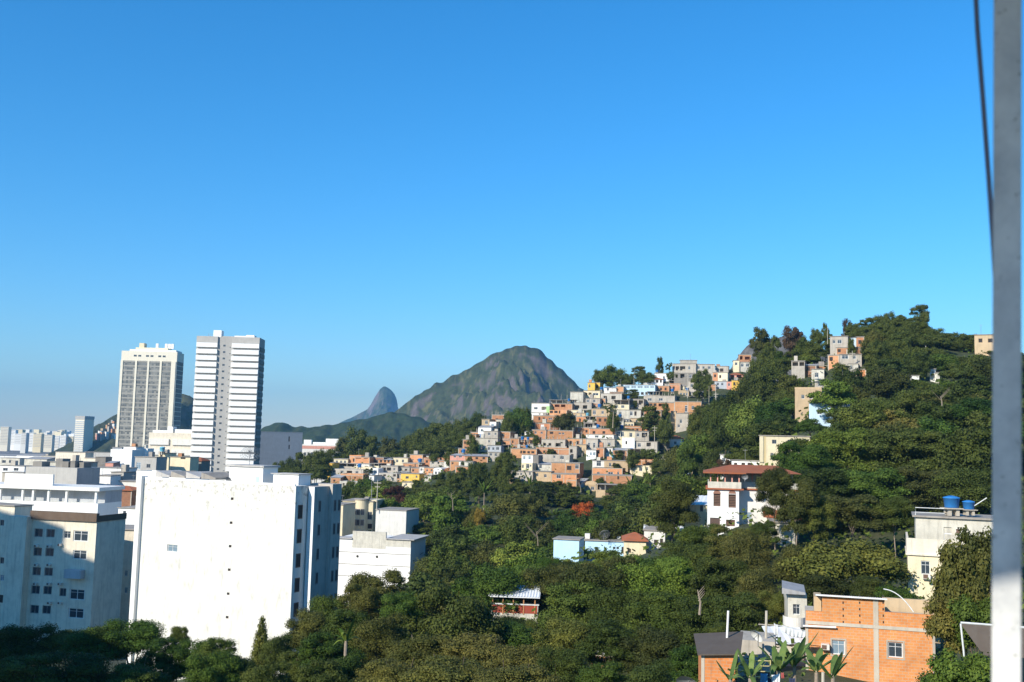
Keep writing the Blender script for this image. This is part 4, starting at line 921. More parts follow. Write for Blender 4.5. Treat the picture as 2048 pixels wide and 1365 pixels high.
for i in range(60):
    px = -5 + i * 4.1 + random.uniform(-3, 3); d = random.uniform(2100, 2700); wpx = random.uniform(6, 14); top = random.uniform(858, 869) + px * .012
    c = random.choice('wWWcWwcs')
    H = house(px, px + wpx, top, 886, d, c, None, [], yaw=0, depth=14, name='beach_tower', ext=50, ground=False, prot=False)
    if 1: auto(H.root, f"small {COLN[c]} skyline block", px, top, 'tower block', 'distant beachfront towers')
    else: pass
H = house(149, 167, 839, 905, 1500, 's2', None, [], yaw=-8, depth=26, name='tower_block', ext=30, ground=False)
tag(H.root, 'slender hazy tower standing above the beachfront skyline', 'tower block'); MARK.append((168, 860, 'the slender hazy tower', H.root))
m = MB(); m.box(-.5, H.w + .5, -.5, 26, H.h + .01, H.h + 5); m.build('crown_slab', M['k'], H.root)
m = MB()
for k in range(16): z = H.h - 3 - k * 2.9; m.box(.5, H.w - .5, -.5, -.02, z - 1.2, z)
m.build('window_band', M['z'], H.root)
# small orange houses on the far hillside
for i in range(22):
    px = random.uniform(190, 234); py = random.uniform(max(838, 870 - (px - 190) * .9), 872)
    H = house(px, px + random.uniform(2, 5), py - random.uniform(2, 3.5), py, 1540 + (872 - py) * 4, random.choice('poowtg'), 'f', [], yaw=-20, depth=8, ext=12, ground=False, prot=False)
    auto(H.root, f"tiny hazy {COLN['o'] if False else 'hillside'} house", px, py, 'house', 'tiny houses on the far hill')

# ------------------------------------------------------------------ near buildings on the right
# bare brick house
H = house(1612, 1870, 1257, 1350, 72, 'near_brick', None, [(1664, 1690, 1281, 1310, 'b'), (1776, 1806, 1285, 1316, 'w')], yaw=-16, depth=7, name='brick_house', ext=4)
tag(H.root, 'bare orange hollow-brick house with two windows and a concrete frame', 'house'); MARK.append((1690, 1260, 'the bare brick house', H.root))
PROT[-1] = (1605, 1180, 1850, 1330, 72)
w, h = H.w, H.h
L = lambda px, py: H.loc(px, py)
xa, zt2 = L(1644, 1190); xb, _ = L(1769, 1190); _, z3 = L(1640, 1223); xe, z4 = L(1862, 1230)
m = MB(); m.wall(xa, xb, h + .24, zt2, [], .25); m.box(xa + .01, xb - .01, .26, 5.5, h + .24, zt2 - 1.2); m.build('upper_wall', M['near_brick'], H.root)
m = MB(); m.wall(0, xa - .002, h + .24, L(1625, 1223)[1], [], .25); m.build('upper_wall', M['near_brick'], H.root)
m = MB(); m.wall(xb + .002, w, h + .24, L(1820, 1228)[1], [], .25); m.build('parapet_wall', M['near_brick'], H.root)
m = MB(); m.box(-.02, w + .05, -.06, 7.02, h + .002, h + .238); m.build('floor_band', M['frame'], H.root)
c0, c1 = L(1747, 1260)[0], L(1757, 1260)[0]
for q in ((c0, c1, -4, h - .001), (c0, c1, h + .241, zt2 - .01), (-.03, .16, -4, h - .001), (w - .16, w + .02, -4, h - .001)): part_box(H, 'concrete_column', q[0], q[1], -.03, -.002, q[2], q[3], 'frame')
m = MB(); nx = 60; vs = []
for i in range(nx + 1):
    x_ = xa - .45 + (xb - xa + .6) * i / nx; vs += [(x_, -.35, zt2 + .05 + .05 * (i % 2)), (x_, 5.9, zt2 - .85 + .05 * (i % 2))]
m.add(vs, [(2 * i, 2 * i + 2, 2 * i + 3, 2 * i + 1) for i in range(nx)]); m.box(xa - .45, xb + .15, -.36, -.30, zt2 - .04, zt2 + .06); m.build('sheet_roof', M['white_sheet'], H.root)
m = MB()
for hx in (1685, 1718, 1765):
    x_, _ = L(hx, 1220)
    for k in range(5): z = L(hx, 1195 + k * 13)[1]; m.box(x_, x_ + .09, -.012, -.001, z, z + .16)
m.build('brick_vent', M['void'], H.root)
a = L(1606, 1251); b = L(1672, 1254); m = MB(); m.tube([(a[0], -.25, a[1]), (b[0], -.25, b[1])], .07, 8); m.build('white_pipe', M['W'], H.root)
a = L(1642, 1297); mobj('air_conditioner', ACM, H.root, (a[0], -.02, a[1]), (.75, 1, .75))
m = MB(); a = L(1770, 1183); b = L(1828, 1226); pts = [(a[0] + (b[0] - a[0]) * t, 1.2 - t, a[1] + (b[1] - a[1]) * t ** 2.2) for t in [i / 8 for i in range(9)]]; m.tube(pts, .035, 6); m.build('drooping_cable', M['tarp'], H.root)
m = MB(); m.box(.6, xa - .01, 2.0, 4.4, h + .24, zt2 - .45); m.build('roof_room', M['t'], H.root)
m = MB(); m.box(xb + .4, w + 1.5, 7.2, 7.5, h + .2, h + 1.2); m.build('rear_wall', M['t'], H.root)
for w0, w1, z0, z1 in ((1664, 1690, 1281, 1310), (1776, 1806, 1285, 1316)):
    a = L(w0, z1); b = L(w1, z0); m = MB(); t = .1; m.box(a[0] - t, b[0] + t, -.02, -.001, a[1] - t, a[1] - .002); m.box(a[0] - t, b[0] + t, -.02, -.001, b[1] + .002, b[1] + t); m.box(a[0] - t, a[0] - .002, -.02, -.001, a[1], b[1]); m.box(b[0] + .002, b[0] + t, -.02, -.001, a[1], b[1]); m.build('window_surround', M['frame'], H.root)
BH = H
# white stained house with an oval balcony behind it
H = house(1576, 1614, 1188, 1300, 84, 'd', None, [(1586, 1600, 1209, 1230, 'w')], yaw=-12, depth=6, name='house', ext=6)
tag(H.root, 'mildewed white house with a rounded balcony behind the bare brick house', 'house')
m = MB(); a = L(1568, 1170); r_ = H.w; zt = H.h
m.add([(-.5, -.6, zt + .02), (r_ * .9, -.6, zt + .02), (r_ * .9 + .3, 5, zt + .02), (-.2, 5, zt + .02), (-.5, -.6, zt + .5), (r_ * .9, -.6, zt + .2), (r_ * .9 + .3, 5, zt + .1), (-.2, 5, zt + .4)], [(0, 3, 2, 1), (4, 5, 6, 7), (0, 1, 5, 4), (1, 2, 6, 5), (2, 3, 7, 6), (3, 0, 4, 7)]); m.build('roof', M['corr'], H.root)
zb = H.loc(1590, 1250)[1]; n = 14; vs = []
for z in (zb, zb + .75):
    for i in range(n + 1): t = PI * i / n; vs.append((r_ * .35 - math.cos(t) * r_ * .62, -math.sin(t) * 1.3, z))
m = MB(); m.add(vs, [(i, i + 1, n + 2 + i, n + 1 + i) for i in range(n)]); m.add([(v[0], v[1], zb) for v in vs[:n + 1]], [tuple(range(n + 1))]); m.build('balcony', M['w'], H.root)
# house with the blue tanks
H = house(1816, 2000, 1112, 1175, 100, 'c', None, [(1842, 1860, 1122, 1150, 'w'), (1886, 1898, 1124, 1150, 'd')], yaw=-21, depth=8, name='house', ext=5)
tag(H.root, 'cream two-storey house with a stained terrace wall and two blue roof tanks', 'house'); MARK.append((1860, 1090, 'the cream house with blue tanks', H.root))
w, h = H.w, H.h; tb = H.loc(1850, 1078)[1]
m = MB(); m.box(-.1, w + .1, -.12, .1, h + .001, tb); m.box(-.1, .1, .101, 8, h + .001, tb); m.box(-.2, w + .2, -.22, 8, h - .15, h); m.build('terrace_wall', M['s'], H.root)
xu = H.loc(1832, 1060)[0]; tu = H.loc(1850, 1037)[1]
m = MB(); hs_ = m.wall(xu, w, h + .002, tu, [(H.loc(1868, 1)[0], H.loc(1883, 1)[0], h + .3, H.loc(1870, 1056)[1], .12)], 6); m.build('upper_wall', M['t' if 0 else 'd'], H.root).location = (0, 1.6, 0)
mobj('door', UW['W'], H.root, (H.loc(1868, 1)[0] + .02, 1.7, h + .3), (.75, 1, 1.75)); mobj('air_conditioner', ACM, H.root, (H.loc(1890, 1)[0], 1.6, H.loc(1890, 1068)[1]))
m = MB(); m.box(xu - .3, w + .2, 1.3, 7.9, tu + .002, tu + .18); m.build('roof_slab', M['slab'], H.root)
m = MB(); e = H.loc(1890, 1020)[0]; rz = H.loc(1850, 1018)[1]
m.tube([(xu, 1.7, tu + .18), (xu, 1.7, rz), (e, 1.7, rz)], .04, 6); m.tube([(xu, 1.7, (rz + tu) / 2), (e, 1.7, (rz + tu) / 2)], .03, 6); m.build('railing', M['tarp'], H.root)
m = MB(); a = H.loc(1952, 1014); b = H.loc(1977, 998); m.tube([(a[0], 2, a[1]), (b[0], 2, b[1])], .05, 6); m.build('roof_pole', M['tarp'], H.root)
a = H.loc(1845, 1157); mobj('air_conditioner', ACM, H.root, (a[0], 0, a[1]))
for px, r_, lab in ((1906, .83, 'larger blue water tank on the roof edge of the cream two-storey house'), (1941, .62, 'smaller blue water tank next to the larger one on the cream house')):
    zr = H.loc(px, 1036)[1] + .2; p = H.org + H.ax * H.loc(px, 1020)[0] - H.n * 2.6 + Vector((0, 0, zr + .42 * 1.6 * r_ / .62 * .72))
    o = empty('water_tank', p); s = r_ / .62; mobj('tank_body', TM['tank'], o, (0, 0, 0), (s, s, s * .85)); mobj('stand', SM, o, (0, 0, -.003), (s, s, s * 1.3)); tag(o, lab, 'water tank')
PROT[-1] = (1812, 1010, 1895, 1165, 100)
m = MB(); GROUNDWALL = None
# low garden wall behind the brick house (right)
H = house(1795, 1880, 1215, 1240, 82, 't', None, [], yaw=-4, depth=.3, name='garden_wall', ext=4, ground=False)
tag(H.root, 'plain tan garden wall behind the right end of the bare brick house', 'wall')
# white house with the red veranda roof
H = house(1415, 1478, 980, 1056, 135, 'W', None, [(1427, 1441, 987, 1013, 'w'), (1457, 1472, 989, 1016, 'w'), (1420, 1440, 1036, 1052, 'd'), (1452, 1470, 1040, 1053, 's')], yaw=-11, depth=9, name='house', ext=8, wk='s')
tag(H.root, 'white house with arched shutters and a red tiled open veranda on top', 'house'); MARK.append((1470, 985, 'the white veranda house', H.root))
PROT[-1] = (1412, 930, 1545, 1045, 135)
for c in list(H.root.children):
    if c.name.startswith('window'): c.data = UW['s']
w, h = H.w, H.h
for px in (1434, 1464.5):  # arched heads of the shutters
    a = H.loc(px, 988); n = 10; rr = .5; m = MB(); m.add([(a[0] - math.cos(PI * i / n) * rr, -.02, a[1] + math.sin(PI * i / n) * rr) for i in range(n + 1)], [tuple(range(n + 1))[::-1]]); m.build('arched_head', M['shut'], H.root)
x2 = H.loc(1600, 1010)[0]
m = MB(); m.box(w + .002, x2, 2.2, 9, -8, h); m.build('side_wing', M['w'], H.root)
m = MB(); m.box(-.25, w + .6, -.3, 9.2, h + .002, h + .2); m.box(w + .61, x2 + .2, 1.9, 9.2, h + .002, h + .2); m.build('cornice', M['tile'], H.root)
zr = H.loc(1440, 964)[1]; zr0 = h + .2; zt = H.loc(1440, 945)[1]
m = MB(); m.box(.05, w + .3, .05, .2, zr0, zr); m.box(.05, .2, .21, 8.8, zr0, zr); m.box(w + .15, w + .3, .21, 2.2, zr0, zr); m.box(w + .31, x2, 2.05, 2.2, zr0, zr); m.build('balcony_wall', M['d'], H.root)
m = MB()
for px, y in ((1420, .1), (1434, .1), (1449, .1), (1463, .1), (1477, .1), (1505, 2.1), (1522, 2.1), (1550, 2.1), (1575, 2.1)): xx = H.loc(px, 950)[0]; m.box(xx, xx + .16, y, y + .16, zr, zt + .1)
m.build('veranda_post', M['timber'] if 0 else M['p'], H.root)
m = MB(); m.box(w * .55, x2 - .5, 4.5, 8.8, zr0, zt); m.build('rear_room', M['s'], H.root)
m = MB(); xm = x2 + .4
m.add([(-.6, -.7, zt), (w + .9, -.7, zt), (xm, 1.3, zt), (xm, 9.6, zt), (-.6, 9.6, zt), (3.2, 4.6, zt + 1.0), (xm - 3.2, 5.2, zt + 1.0)], [(0, 1, 5), (1, 2, 6, 5), (2, 3, 6), (3, 4, 5, 6), (4, 0, 5), (0, 4, 3, 2, 1)])
m.box(-.62, w + .9, -.76, -.7, zt - .16, zt + .03); m.build('tiled_roof', M['tile'], H.root)
a = H.loc(1527, 1034); b = H.loc(1600, 1040)
m = MB(); m.add([(a[0], 2.2, a[1] + .9), (b[0], 2.2, b[1] + .9), (b[0] + .3, .4, b[1]), (a[0], .4, a[1])], [(0, 1, 2, 3)]); m.add([(a[0], 2.2, a[1] + .8), (b[0], 2.2, b[1] + .8), (b[0] + .3, .4, b[1] - .1), (a[0], .4, a[1] - .1)], [(3, 2, 1, 0)]); m.build('awning', M['tile'], H.root)
a = H.loc(1486, 975 + 66); mobj('door', UW['b'], H.root, (a[0], 2.1, a[1]), (1.2, 1, 1.0))
dish(1490, 952, 132, .45, 160, 'metal', 'small satellite dish on the veranda of the white house')
# white stair wing to its lower right, cream house at its left
H = house(1545, 1590, 1046, 1085, 128, 'd', 'f', [], yaw=-10, depth=5, name='house', ext=8); tag(H.root, 'small pale house below the red awning of the white veranda house', 'house')
H = house(1370, 1414, 998, 1058, 150, 'c', 'nw', [(1374, 1379, 1010, 1024, 'g'), (1400, 1406, 1010, 1024, 'g')], yaw=-15, depth=8, name='house', ext=8); tag(H.root, 'cream lean-to house left of the white veranda house behind branches', 'house')
PROT.pop()
# cream apartment block in the big trees
H = house(1519, 1620, 873, 925, 205, 'c', 'f', [(1544, 1553, 880, 888, 'g'), (1541, 1547, 906, 920, 'w'), (1575, 1584, 880, 888, 'g')], yaw=-14, depth=9, name='apartment_building', ext=8)
tag(H.root, 'cream apartment block with a narrow corner strip half hidden by big trees', 'apartment building'); MARK.append((1550, 900, 'the cream block in the trees', H.root)); PROT[-1] = (1519, 873, 1555, 925, 205)
lb(1519, 1527, 873, 925, -.3, -.002, 'corner_pier', 'c', H); lb(1527, 1532, 873, 925, -.05, -.002, 'wall_strip', 'y2', H)
# light blue house
H = house(1107, 1158, 1080, 1118, 175, 'L', 'f', [], yaw=-14, depth=5, name='house', ext=7); tag(H.root, 'light blue house end, bright in the sun above the forest', 'house'); MARK.append((1135, 1095, 'the light blue house', H.root))
H = house(1170, 1252, 1083, 1110, 184, 'L', 'f', [(1226, 1231, 1094, 1099, 'g'), (1233, 1238, 1094, 1099, 'g'), (1243, 1247, 1094, 1108, 'd'), (1190, 1196, 1094, 1104, 'g')], yaw=-8, depth=7, name='house', ext=6); tag(H.root, 'long light blue wing with small windows and a thin grey roof', 'house')
lb(1169, 1179, 1069, 1079, 1, 2.2, 'roof_box', 'w', H)
dish(1208, 1066, 182, 1.0, 190, 'metal', 'big mesh satellite dish on the light blue roof'); dish(1237, 1074, 182, .35, 190, 'tarp', 'small white satellite dish on the light blue roof')
H = house(1248, 1292, 1072, 1108, 168, 'c', 't', [(1255, 1262, 1098, 1106, 'd')], yaw=-6, depth=7, name='house', ext=3); tag(H.root, 'cream house under an orange-red pitched tile roof right of the light blue wing', 'house')
H = house(1288, 1330, 1062, 1100, 172, 'w', 'f', [(1308, 1316, 1080, 1090, 'd'), (1320, 1326, 1078, 1090, 'd')], yaw=-12, depth=7, name='house', ext=6); tag(H.root, 'white house with a grey slab beside the red pitched roof', 'house'); MARK.append((1310, 1075, 'the white slab-roofed house', H.root))
H = house(1290, 1368, 1058, 1074, 180, 'g', 'nw', [], yaw=-8, depth=8, name='house', ext=6); tag(H.root, 'grey house with a broad sheet roof above the white slab-roofed house', 'house')
H = house(1232, 1262, 1168, 1185, 118, 'W', 'f', [], yaw=-8, depth=4, name='house', ext=4); tag(H.root, 'tiny white hut with a blue tarp glimpsed in the dark trees', 'house'); PROT.pop()
# shack
H = house(982, 1076, 1210, 1238, 112, 'd', None, [], yaw=-4, depth=3.6, name='open_shed', ext=1.2)
tag(H.root, 'open timber shed with a pale corrugated roof over a red wall', 'shed'); MARK.append((1030, 1210, 'the open timber shed', H.root)); PROT[-1] = (980, 1180, 1080, 1240, 112)
w, h = H.w, H.h
part_box(H, 'red_wall', .1, w - .1, -.02, .1, h - .9, h - .05, 'redwall'); part_box(H, 'floor_beam', -.1, w + .1, -.1, .1, h, h + .12, 'tarp')
m = MB(); zt = H.loc(1030, 1193)[1]
for q in (0.02, .24, .46, .68, .92): m.box(w * q, w * q + .12, -.08, .04, h - 1, zt)
for q in (0.02, .5, .92): m.box(w * q, w * q + .12, 3.4, 3.52, h, zt + .5)
m.build('timber_post', M['timber'], H.root)
m = MB(); nx = 36; vs = []
for i in range(nx + 1): x_ = -.3 + (w + .5) * i / nx; vs += [(x_, -.5, zt + .02 + .06 * (i % 2)), (x_, 4, zt + .62 + .06 * (i % 2))]
m.add(vs, [(2 * i, 2 * i + 2, 2 * i + 3, 2 * i + 1) for i in range(nx)]); m.box(-.3, w + .2, -.5, -.42, zt - .08, zt + .02); m.build('corrugated_roof', M['white_sheet'], H.root)
# blue-grey roof in the dark below
H = house(1165, 1245, 1300, 1335, 100, 'b', 'n', [], yaw=-15, depth=7, name='house', ext=4); tag(H.root, 'shaded brick hut with a grey sheet roof deep among the lower trees', 'house')
# hut and clutter lower right
H = house(1403, 1470, 1308, 1375, 63, 'near_brick', None, [], yaw=-8, depth=4, name='brick_hut', ext=4)
tag(H.root, 'small brick hut with a dark overhanging roof at the bottom', 'hut'); MARK.append((1435, 1320, 'the small brick hut', H.root)); PROT[-1] = (1400, 1290, 1465, 1350, 63)
w, h = H.w, H.h
m = MB(); m.add([(-.25, -.35, h - .1), (w + .3, -.35, h + .05), (w + .9, 4.5, h + .55), (-.3, 4.5, h + .25), (-.25, -.35, h - .02), (w + .3, -.35, h + .13), (w + .9, 4.5, h + .63), (-.3, 4.5, h + .33)], [(0, 3, 2, 1), (4, 5, 6, 7), (0, 1, 5, 4), (1, 2, 6, 5), (2, 3, 7, 6), (3, 0, 4, 7)]); m.build('roof', M['dark_sheet'], H.root)
part_box(H, 'concrete_column', -.02, .18, -.03, -.002, -4, h - .12, 'frame')
H = house(1476, 1550, 1282, 1330, 70, 'g', None, [], yaw=-16, depth=3.5, name='yard_wall', ext=4); tag(H.root, 'low grey cement yard wall left of the banana plants', 'wall')
H = house(1548, 1612, 1278, 1320, 76, 'd', 'nw', [], yaw=-6, depth=4, name='shed', ext=4); tag(H.root, 'low shed roof against the left side of the bare brick house', 'shed')
def cloth(name, pts, mat, label, cat, group=None, wav=.06):
    """hanging cloth between two upper points with two lower ones; real folds"""
    a, b, c, d_ = [Vector(p) for p in pts]; m = MB(); nx, ny = 14, 6
    for j in range(ny + 1):
        for i in range(nx + 1):
            u, v = i / nx, j / ny; p = a.lerp(b, u).lerp(d_.lerp(c, u), v); p.y += wav * math.sin(u * 17 + v * 2) * v; p.z -= .04 * math.sin(PI * u) * (1 - v); m.v.append(tuple(p))
    for j in range(ny):
        for i in range(nx): q = j * (nx + 1) + i; m.f.append((q, q + 1, q + nx + 2, q + nx + 1)); m.m.append(0)
    o = m.build(name, M[mat], None, True); md = o.modifiers.new('thick', 'SOLIDIFY'); md.thickness = .01; tag(o, label, cat, group); return o
D = 71
cloth('white_tarp', [P(1472, 1276, D), P(1508, 1281, D), P(1505, 1303, D - .5), P(1476, 1301, D - .5)], 'tarp', 'crumpled pale tarp sheet over the yard wall beside the brick hut', 'tarp')
cloth('washing', [P(1548, 1246, D), P(1556, 1250, D), P(1556, 1272, D), P(1548, 1270, D)], 'cloth_w', 'narrow white cloth hanging left of the long white sheets', 'washing', 'washing on the line')
cloth('washing', [P(1565, 1250, D), P(1588, 1260, D), P(1588, 1276, D), P(1566, 1264, D)], 'cloth_w', 'white sheet at the left of the washing line by the brick house', 'washing', 'washing on the line')
cloth('washing', [P(1589, 1260, D), P(1611, 1263, D), P(1611, 1277, D), P(1589, 1275, D)], 'cloth_w', 'white sheet at the right of the washing line by the brick house', 'washing', 'washing on the line')
m = MB(); m.tube([P(1517, 1249, D), P(1565, 1252, D), P(1611, 1262, D)], .025, 5); tag(m.build('washing_line', M['tarp']), 'thin line carrying the white sheets beside the brick house', 'washing line')
m = MB(); m.tube([P(1533, 1222, D), P(1532, 1279, D)], .09, 7); m.tube([P(1517, 1249, D), P(1548, 1251, D)], .04, 5); tag(m.build('wooden_post', M['pole']), 'rough pale post with a cross bar left of the washing', 'post')
m = MB(); m.tube([P(1456.5, 1222, 66), P(1453.5, 1287, 66)], .07, 8); tag(m.build('white_pole', M['W']), 'slender white pole behind the small brick hut roof', 'pole')
D = 58
m = MB(); A, B = 1511, 1541
for px in (A, B): m.tube([P(px, 1321, D), P(px - .5, 1358, D)], .035, 6)
for py in (1321.5, 1332, 1343, 1354): m.tube([P(A, py, D), P(B, py + 1, D)], .03, 6)
tag(m.build('yellow_rack', M['ypaint']), 'yellow metal rack with four rungs in front of the banana plants', 'rack')
cloth('washing', [P(1521, 1346, D - .3), P(1535, 1347, D - .3), P(1535, 1372, D - .3), P(1520, 1372, D - .3)], 'cloth_b', 'bright blue cloth hung over the yellow rack', 'washing', 'washing at the bottom edge')
cloth('washing', [P(1536, 1347, D), P(1541, 1347, D), P(1543, 1372, D), P(1535, 1372, D)], 'cloth_d', 'dark navy cloth right of the bright blue cloth', 'washing', 'washing at the bottom edge')
cloth('washing', [P(1543, 1350, D), P(1560, 1347, D), P(1560, 1368, D), P(1544, 1370, D)], 'cloth_w', 'white shirt-like cloth hanging between the rack and the red cloth', 'washing', 'washing at the bottom edge')
cloth('washing', [P(1562, 1345, D), P(1567, 1345, D), P(1568, 1357, D), P(1563, 1357, D)], 'cloth_r', 'small red cloth hanging below the tallest banana leaf', 'washing', 'washing at the bottom edge')
cloth('washing', [P(1578, 1356, D), P(1590, 1356, D), P(1590, 1375, D), P(1579, 1375, D)], 'cloth_d', 'navy cloth at the bottom right of the red cloth', 'washing', 'washing at the bottom edge')
for px, a, b in ((1500, 1335, 1375), (1646, 1345, 1375)):
    m = MB(); m.tube([P(px, a, D), P(px, b, D)], .09, 8); tag(m.build('yard_post', M['pole']), 'grey concrete yard post left of the yellow rack' if px == 1500 else 'grey concrete yard post among the right banana leaves', 'post')
dish(1378, 1362, 48, .55, 150, 'metal', 'grey satellite dish at the bottom edge below the trees')
dish(1517, 1268, 68, .5, 120, 'tarp', 'white satellite dish tilted in the yard beside the pale post')
# dark canopy at the lower right
H = house(1922, 2010, 1250, 1310, 55, 'G', None, [], yaw=-8, depth=.2, name='canopy', ext=3, ground=False, prot=False)
bpy.data.objects.remove(H.wall); tag(H.root, 'dark sloping canopy roof on a pale metal frame left of the window post', 'canopy'); w, h = H.w, H.h
m = MB(); m.add([(0, 0, h), (w + 1, 0, h - .1), (w + 1, -.9, .1), (.9, -.8, .1), (0, .05, h + .05), (w + 1, .05, h - .05), (w + 1, -.85, .15), (.9, -.75, .15)], [(0, 1, 2, 3), (7, 6, 5, 4), (0, 3, 7, 4), (0, 4, 5, 1)]); m.build('roof_sheet', M['dark_sheet'], H.root)
m = MB(); m.tube([(0, 0, h + .06), (w + 1, 0, h - .04)], .06, 6); m.tube([(0, 0, h), (.15, 0, -.2)], .05, 6); m.build('frame', M['tarp'], H.root)
# ------------------------------------------------------------------ terrace the camera stands on
D = 1.2
pz0, pz1 = CAMZ - 1.6, CAMZ + 1.0
pa, pb = P(2015, 40, D), P(2012.5, 1330, D); pv_ = (pa - pb) / (pa.z - pb.z)
o = empty('window_post', tuple(pb + pv_ * (pz0 - pb.z)), 0); m = MB(); ca, sa = math.cos(R(-26)), math.sin(R(-26))
hgt = pz1 - pz0; C4 = [(-.0157, -.012), (.0157, -.012), (.0157, .03), (-.0157, .03)]; C4 = [(x_ * ca - y_ * sa, x_ * sa + y_ * ca) for x_, y_ in C4]
vs = [(x_, y_, 0) for x_, y_ in C4] + [(x_ + pv_.x * hgt, y_ + pv_.y * hgt, hgt) for x_, y_ in C4]
m.add(vs, [(0, 3, 2, 1), (4, 5, 6, 7), (0, 1, 5, 4), (1, 2, 6, 5), (2, 3, 7, 6), (3, 0, 4, 7)]); b = m.build('post', M['post'], o); md = b.modifiers.new('bevel', 'BEVEL'); md.width = .002; md.segments = 2
m = MB(); m.box(-.03, .03, -.03, .07, 0, .02); m.build('foot_plate', M['metal'], o)
tag(o, 'white painted speckled post standing very close at the right edge', 'post')
pts = [P(1949, -60, 1.35), P(1955, 60, 1.35), P(1966, 200, 1.35), P(1977, 350, 1.35), P(1986, 480, 1.35), P(1993, 600, 1.35), P(2003, 800, 1.35)]
e = pts[-1]; pts.append(Vector((e.x + .003, e.y, e.z - 1.2)))
m = MB(); m.tube([(pts[0].x - .02, 1.35, pz1)] + pts, .0034, 8); tag(m.build('hanging_cable', M['rope'], None, True), 'dark cable hanging beside the white post', 'cable')
m = MB(); m.box(-2.6, 1.6, -.40, 1.42, pz1 + .001, pz1 + .12); tag(m.build('shade_slab', M['slab']), 'concrete slab added over the terrace to shade the post, outside the picture', 'canopy')  # unseen slab, its back edge set to shade the upper post
m = MB(); m.box(-2.6, 1.6, -8, 1.40, pz0 - .25, pz0 - .001); m.box(-2.4, 1.4, -7.8, 1.2, 5, pz0 - .251); tag(m.build('terrace_building', M['w']), 'plain building carrying the viewing terrace, outside the picture', 'building')
m = MB(); m.box(-2.58, -2.50, 1.30, 1.38, pz0, pz1); tag(m.build('terrace_post', M['post']), 'second post under the added shade slab, outside the picture', 'post')
# unseen blocks added outside the frame, sized to throw the morning shade
def shade_block(x, y, rz, w, dp, h, label):
    o = empty('apartment_building', (x, y, 0), R(rz)); m = MB()
    hl = [(-w / 2 + 1.2 + i * 3, -w / 2 + 2.7 + i * 3, 2 + k * 3, 3.4 + k * 3, .25) for i in range(int(w / 3) - 1) for k in range(int(h / 3) - 1)]
    m.wall(-w / 2, w / 2, -2, h, hl, dp); m.build('wall', M['s'], o); m = MB(); m.box(-w / 2 - .3, w / 2 + .3, -.3, dp + .3, h, h + .3); m.build('roof', M['slab'], o); tag(o, label, 'apartment building'); return o
hd = Vector((tosun.x, tosun.y, 0)).normalized(); ed = Vector((-hd.y, hd.x, 0)) * -1; ed = ed if ed.x > 0 else -ed; tn = math.tan(R(SUN_EL))
def caster(p0, p1, pt, t, dp):      # a block whose shadow spans picture-points p0..p1 sideways and reaches up to pt
    e0, e1 = p0.dot(ed), p1.dot(ed); w_ = e1 - e0; c = ed * ((e0 + e1) / 2) + hd * (pt.dot(hd) + t) + hd * 0
    return (c.x, c.y, -SUN_AZ, w_, dp, pt.z + (t - dp) * tn)
NB = [caster(P(-200, 1060, 150), P(112, 1060, 151), P(60, 1030, 150), 95, 10), caster(P(104, 1100, 151), P(236, 1240, 152), P(150, 1112, 150), 100, 10), caster(P(-250, 1300, 95), P(560, 1300, 82), P(150, 1262, 92), 70, 10)]
for i, (x_, y_, rz, w_, dp, hh) in enumerate(NB): shade_block(x_, y_, rz, w_, dp, hh, ['tall shade block added outside the left of the picture', 'lower shade block added outside the left of the picture', 'lowest shade block added outside the left of the picture'][i])
# ------------------------------------------------------------------ ground
HC = [ # (px, z, d)
 (1100,11,250),(1100,7,180),(1050,8,140),(900,6,220),(900,9,120),(700,9,100),(1100,12,80),(1000,14,45),(400,10,60),(0,9,100),(400,9,125),(-100,9,150),(200,8,180),(600,6,180),(740,5,250),(600,8,330),
 (400,2,400),(0,2,350),(-300,2,300),(300,1,700),(650,10,480),(600,3,700),(700,2,1200),(100,0,1200),(-600,1,600),(-400,0,2000),(600,0,2000),(1200,0,2200),(1800,0,2200),(2500,0,2500),
 (850,30,470),(940,38,490),(800,18,430),(1050,50,520),(1200,62,540),(1400,68,520),(1300,40,700),(1000,10,800),(1600,30,800),(1900,30,700),(2300,20,800),
 (1300,14,260),(1300,13,180),(1300,15,130),(1300,17,90),(1400,22,260),(1450,27,220),(1450,25,170),
 (1500,30,130),(1650,24,70),(1650,23,100),(1750,24,120),(1750,26,140),(1750,38,200),(1900,42,200),(1650,34,190),(1980,30,140),(1850,77,330),(1960,72,320),(1750,73,335),(1820,78,322),(1900,73,318),(1640,66,340),(1560,60,340),(1500,56,340),(1600,45,270),(1750,52,270),(1900,57,270),(2150,66,330),(2150,45,200),(2300,60,330),(2150,26,100),
 (1850,50,430),(1600,48,450),(1480,60,420),(1024,24,12),(300,24,12),(1800,25,12),(1500,19,45),(1850,22,55),(2100,24,60),(-600,12,80),(-600,8,200),(-1200,15,60),
 (1480,34,290),(1420,30,300),(1100,0,6000),(100,0,9000),(2000,0,9000)]
pts = [(p, z, d) for p, z, d in HC] + [(p, z, d) for p, z, d in GCP if -400 < p < 2400]
def uv(X, Y):
    r = np.hypot(X, Y); a = np.arctan2(X, Y); a = np.clip(a, -.95, .95); return a * 2.2, np.log(np.maximum(r, 6.))
seen = []; q = []
for p, z, d in pts:
    X = colp(p, z, d).x; u, v = uv(X, d)
    if all(abs(u - a) + abs(v - b) > .012 for a, b in seen): seen.append((u, v)); q.append((u, v, z))
q = np.array(q); 
def phi(r): return np.sqrt(r * r + .02 ** 2)
K = phi(np.hypot(q[:, None, 0] - q[None, :, 0], q[:, None, 1] - q[None, :, 1])); n_ = len(q)
A = np.zeros((n_ + 1, n_ + 1)); A[:n_, :n_] = K - np.eye(n_) * .012; A[:n_, n_] = 1; A[n_, :n_] = 1
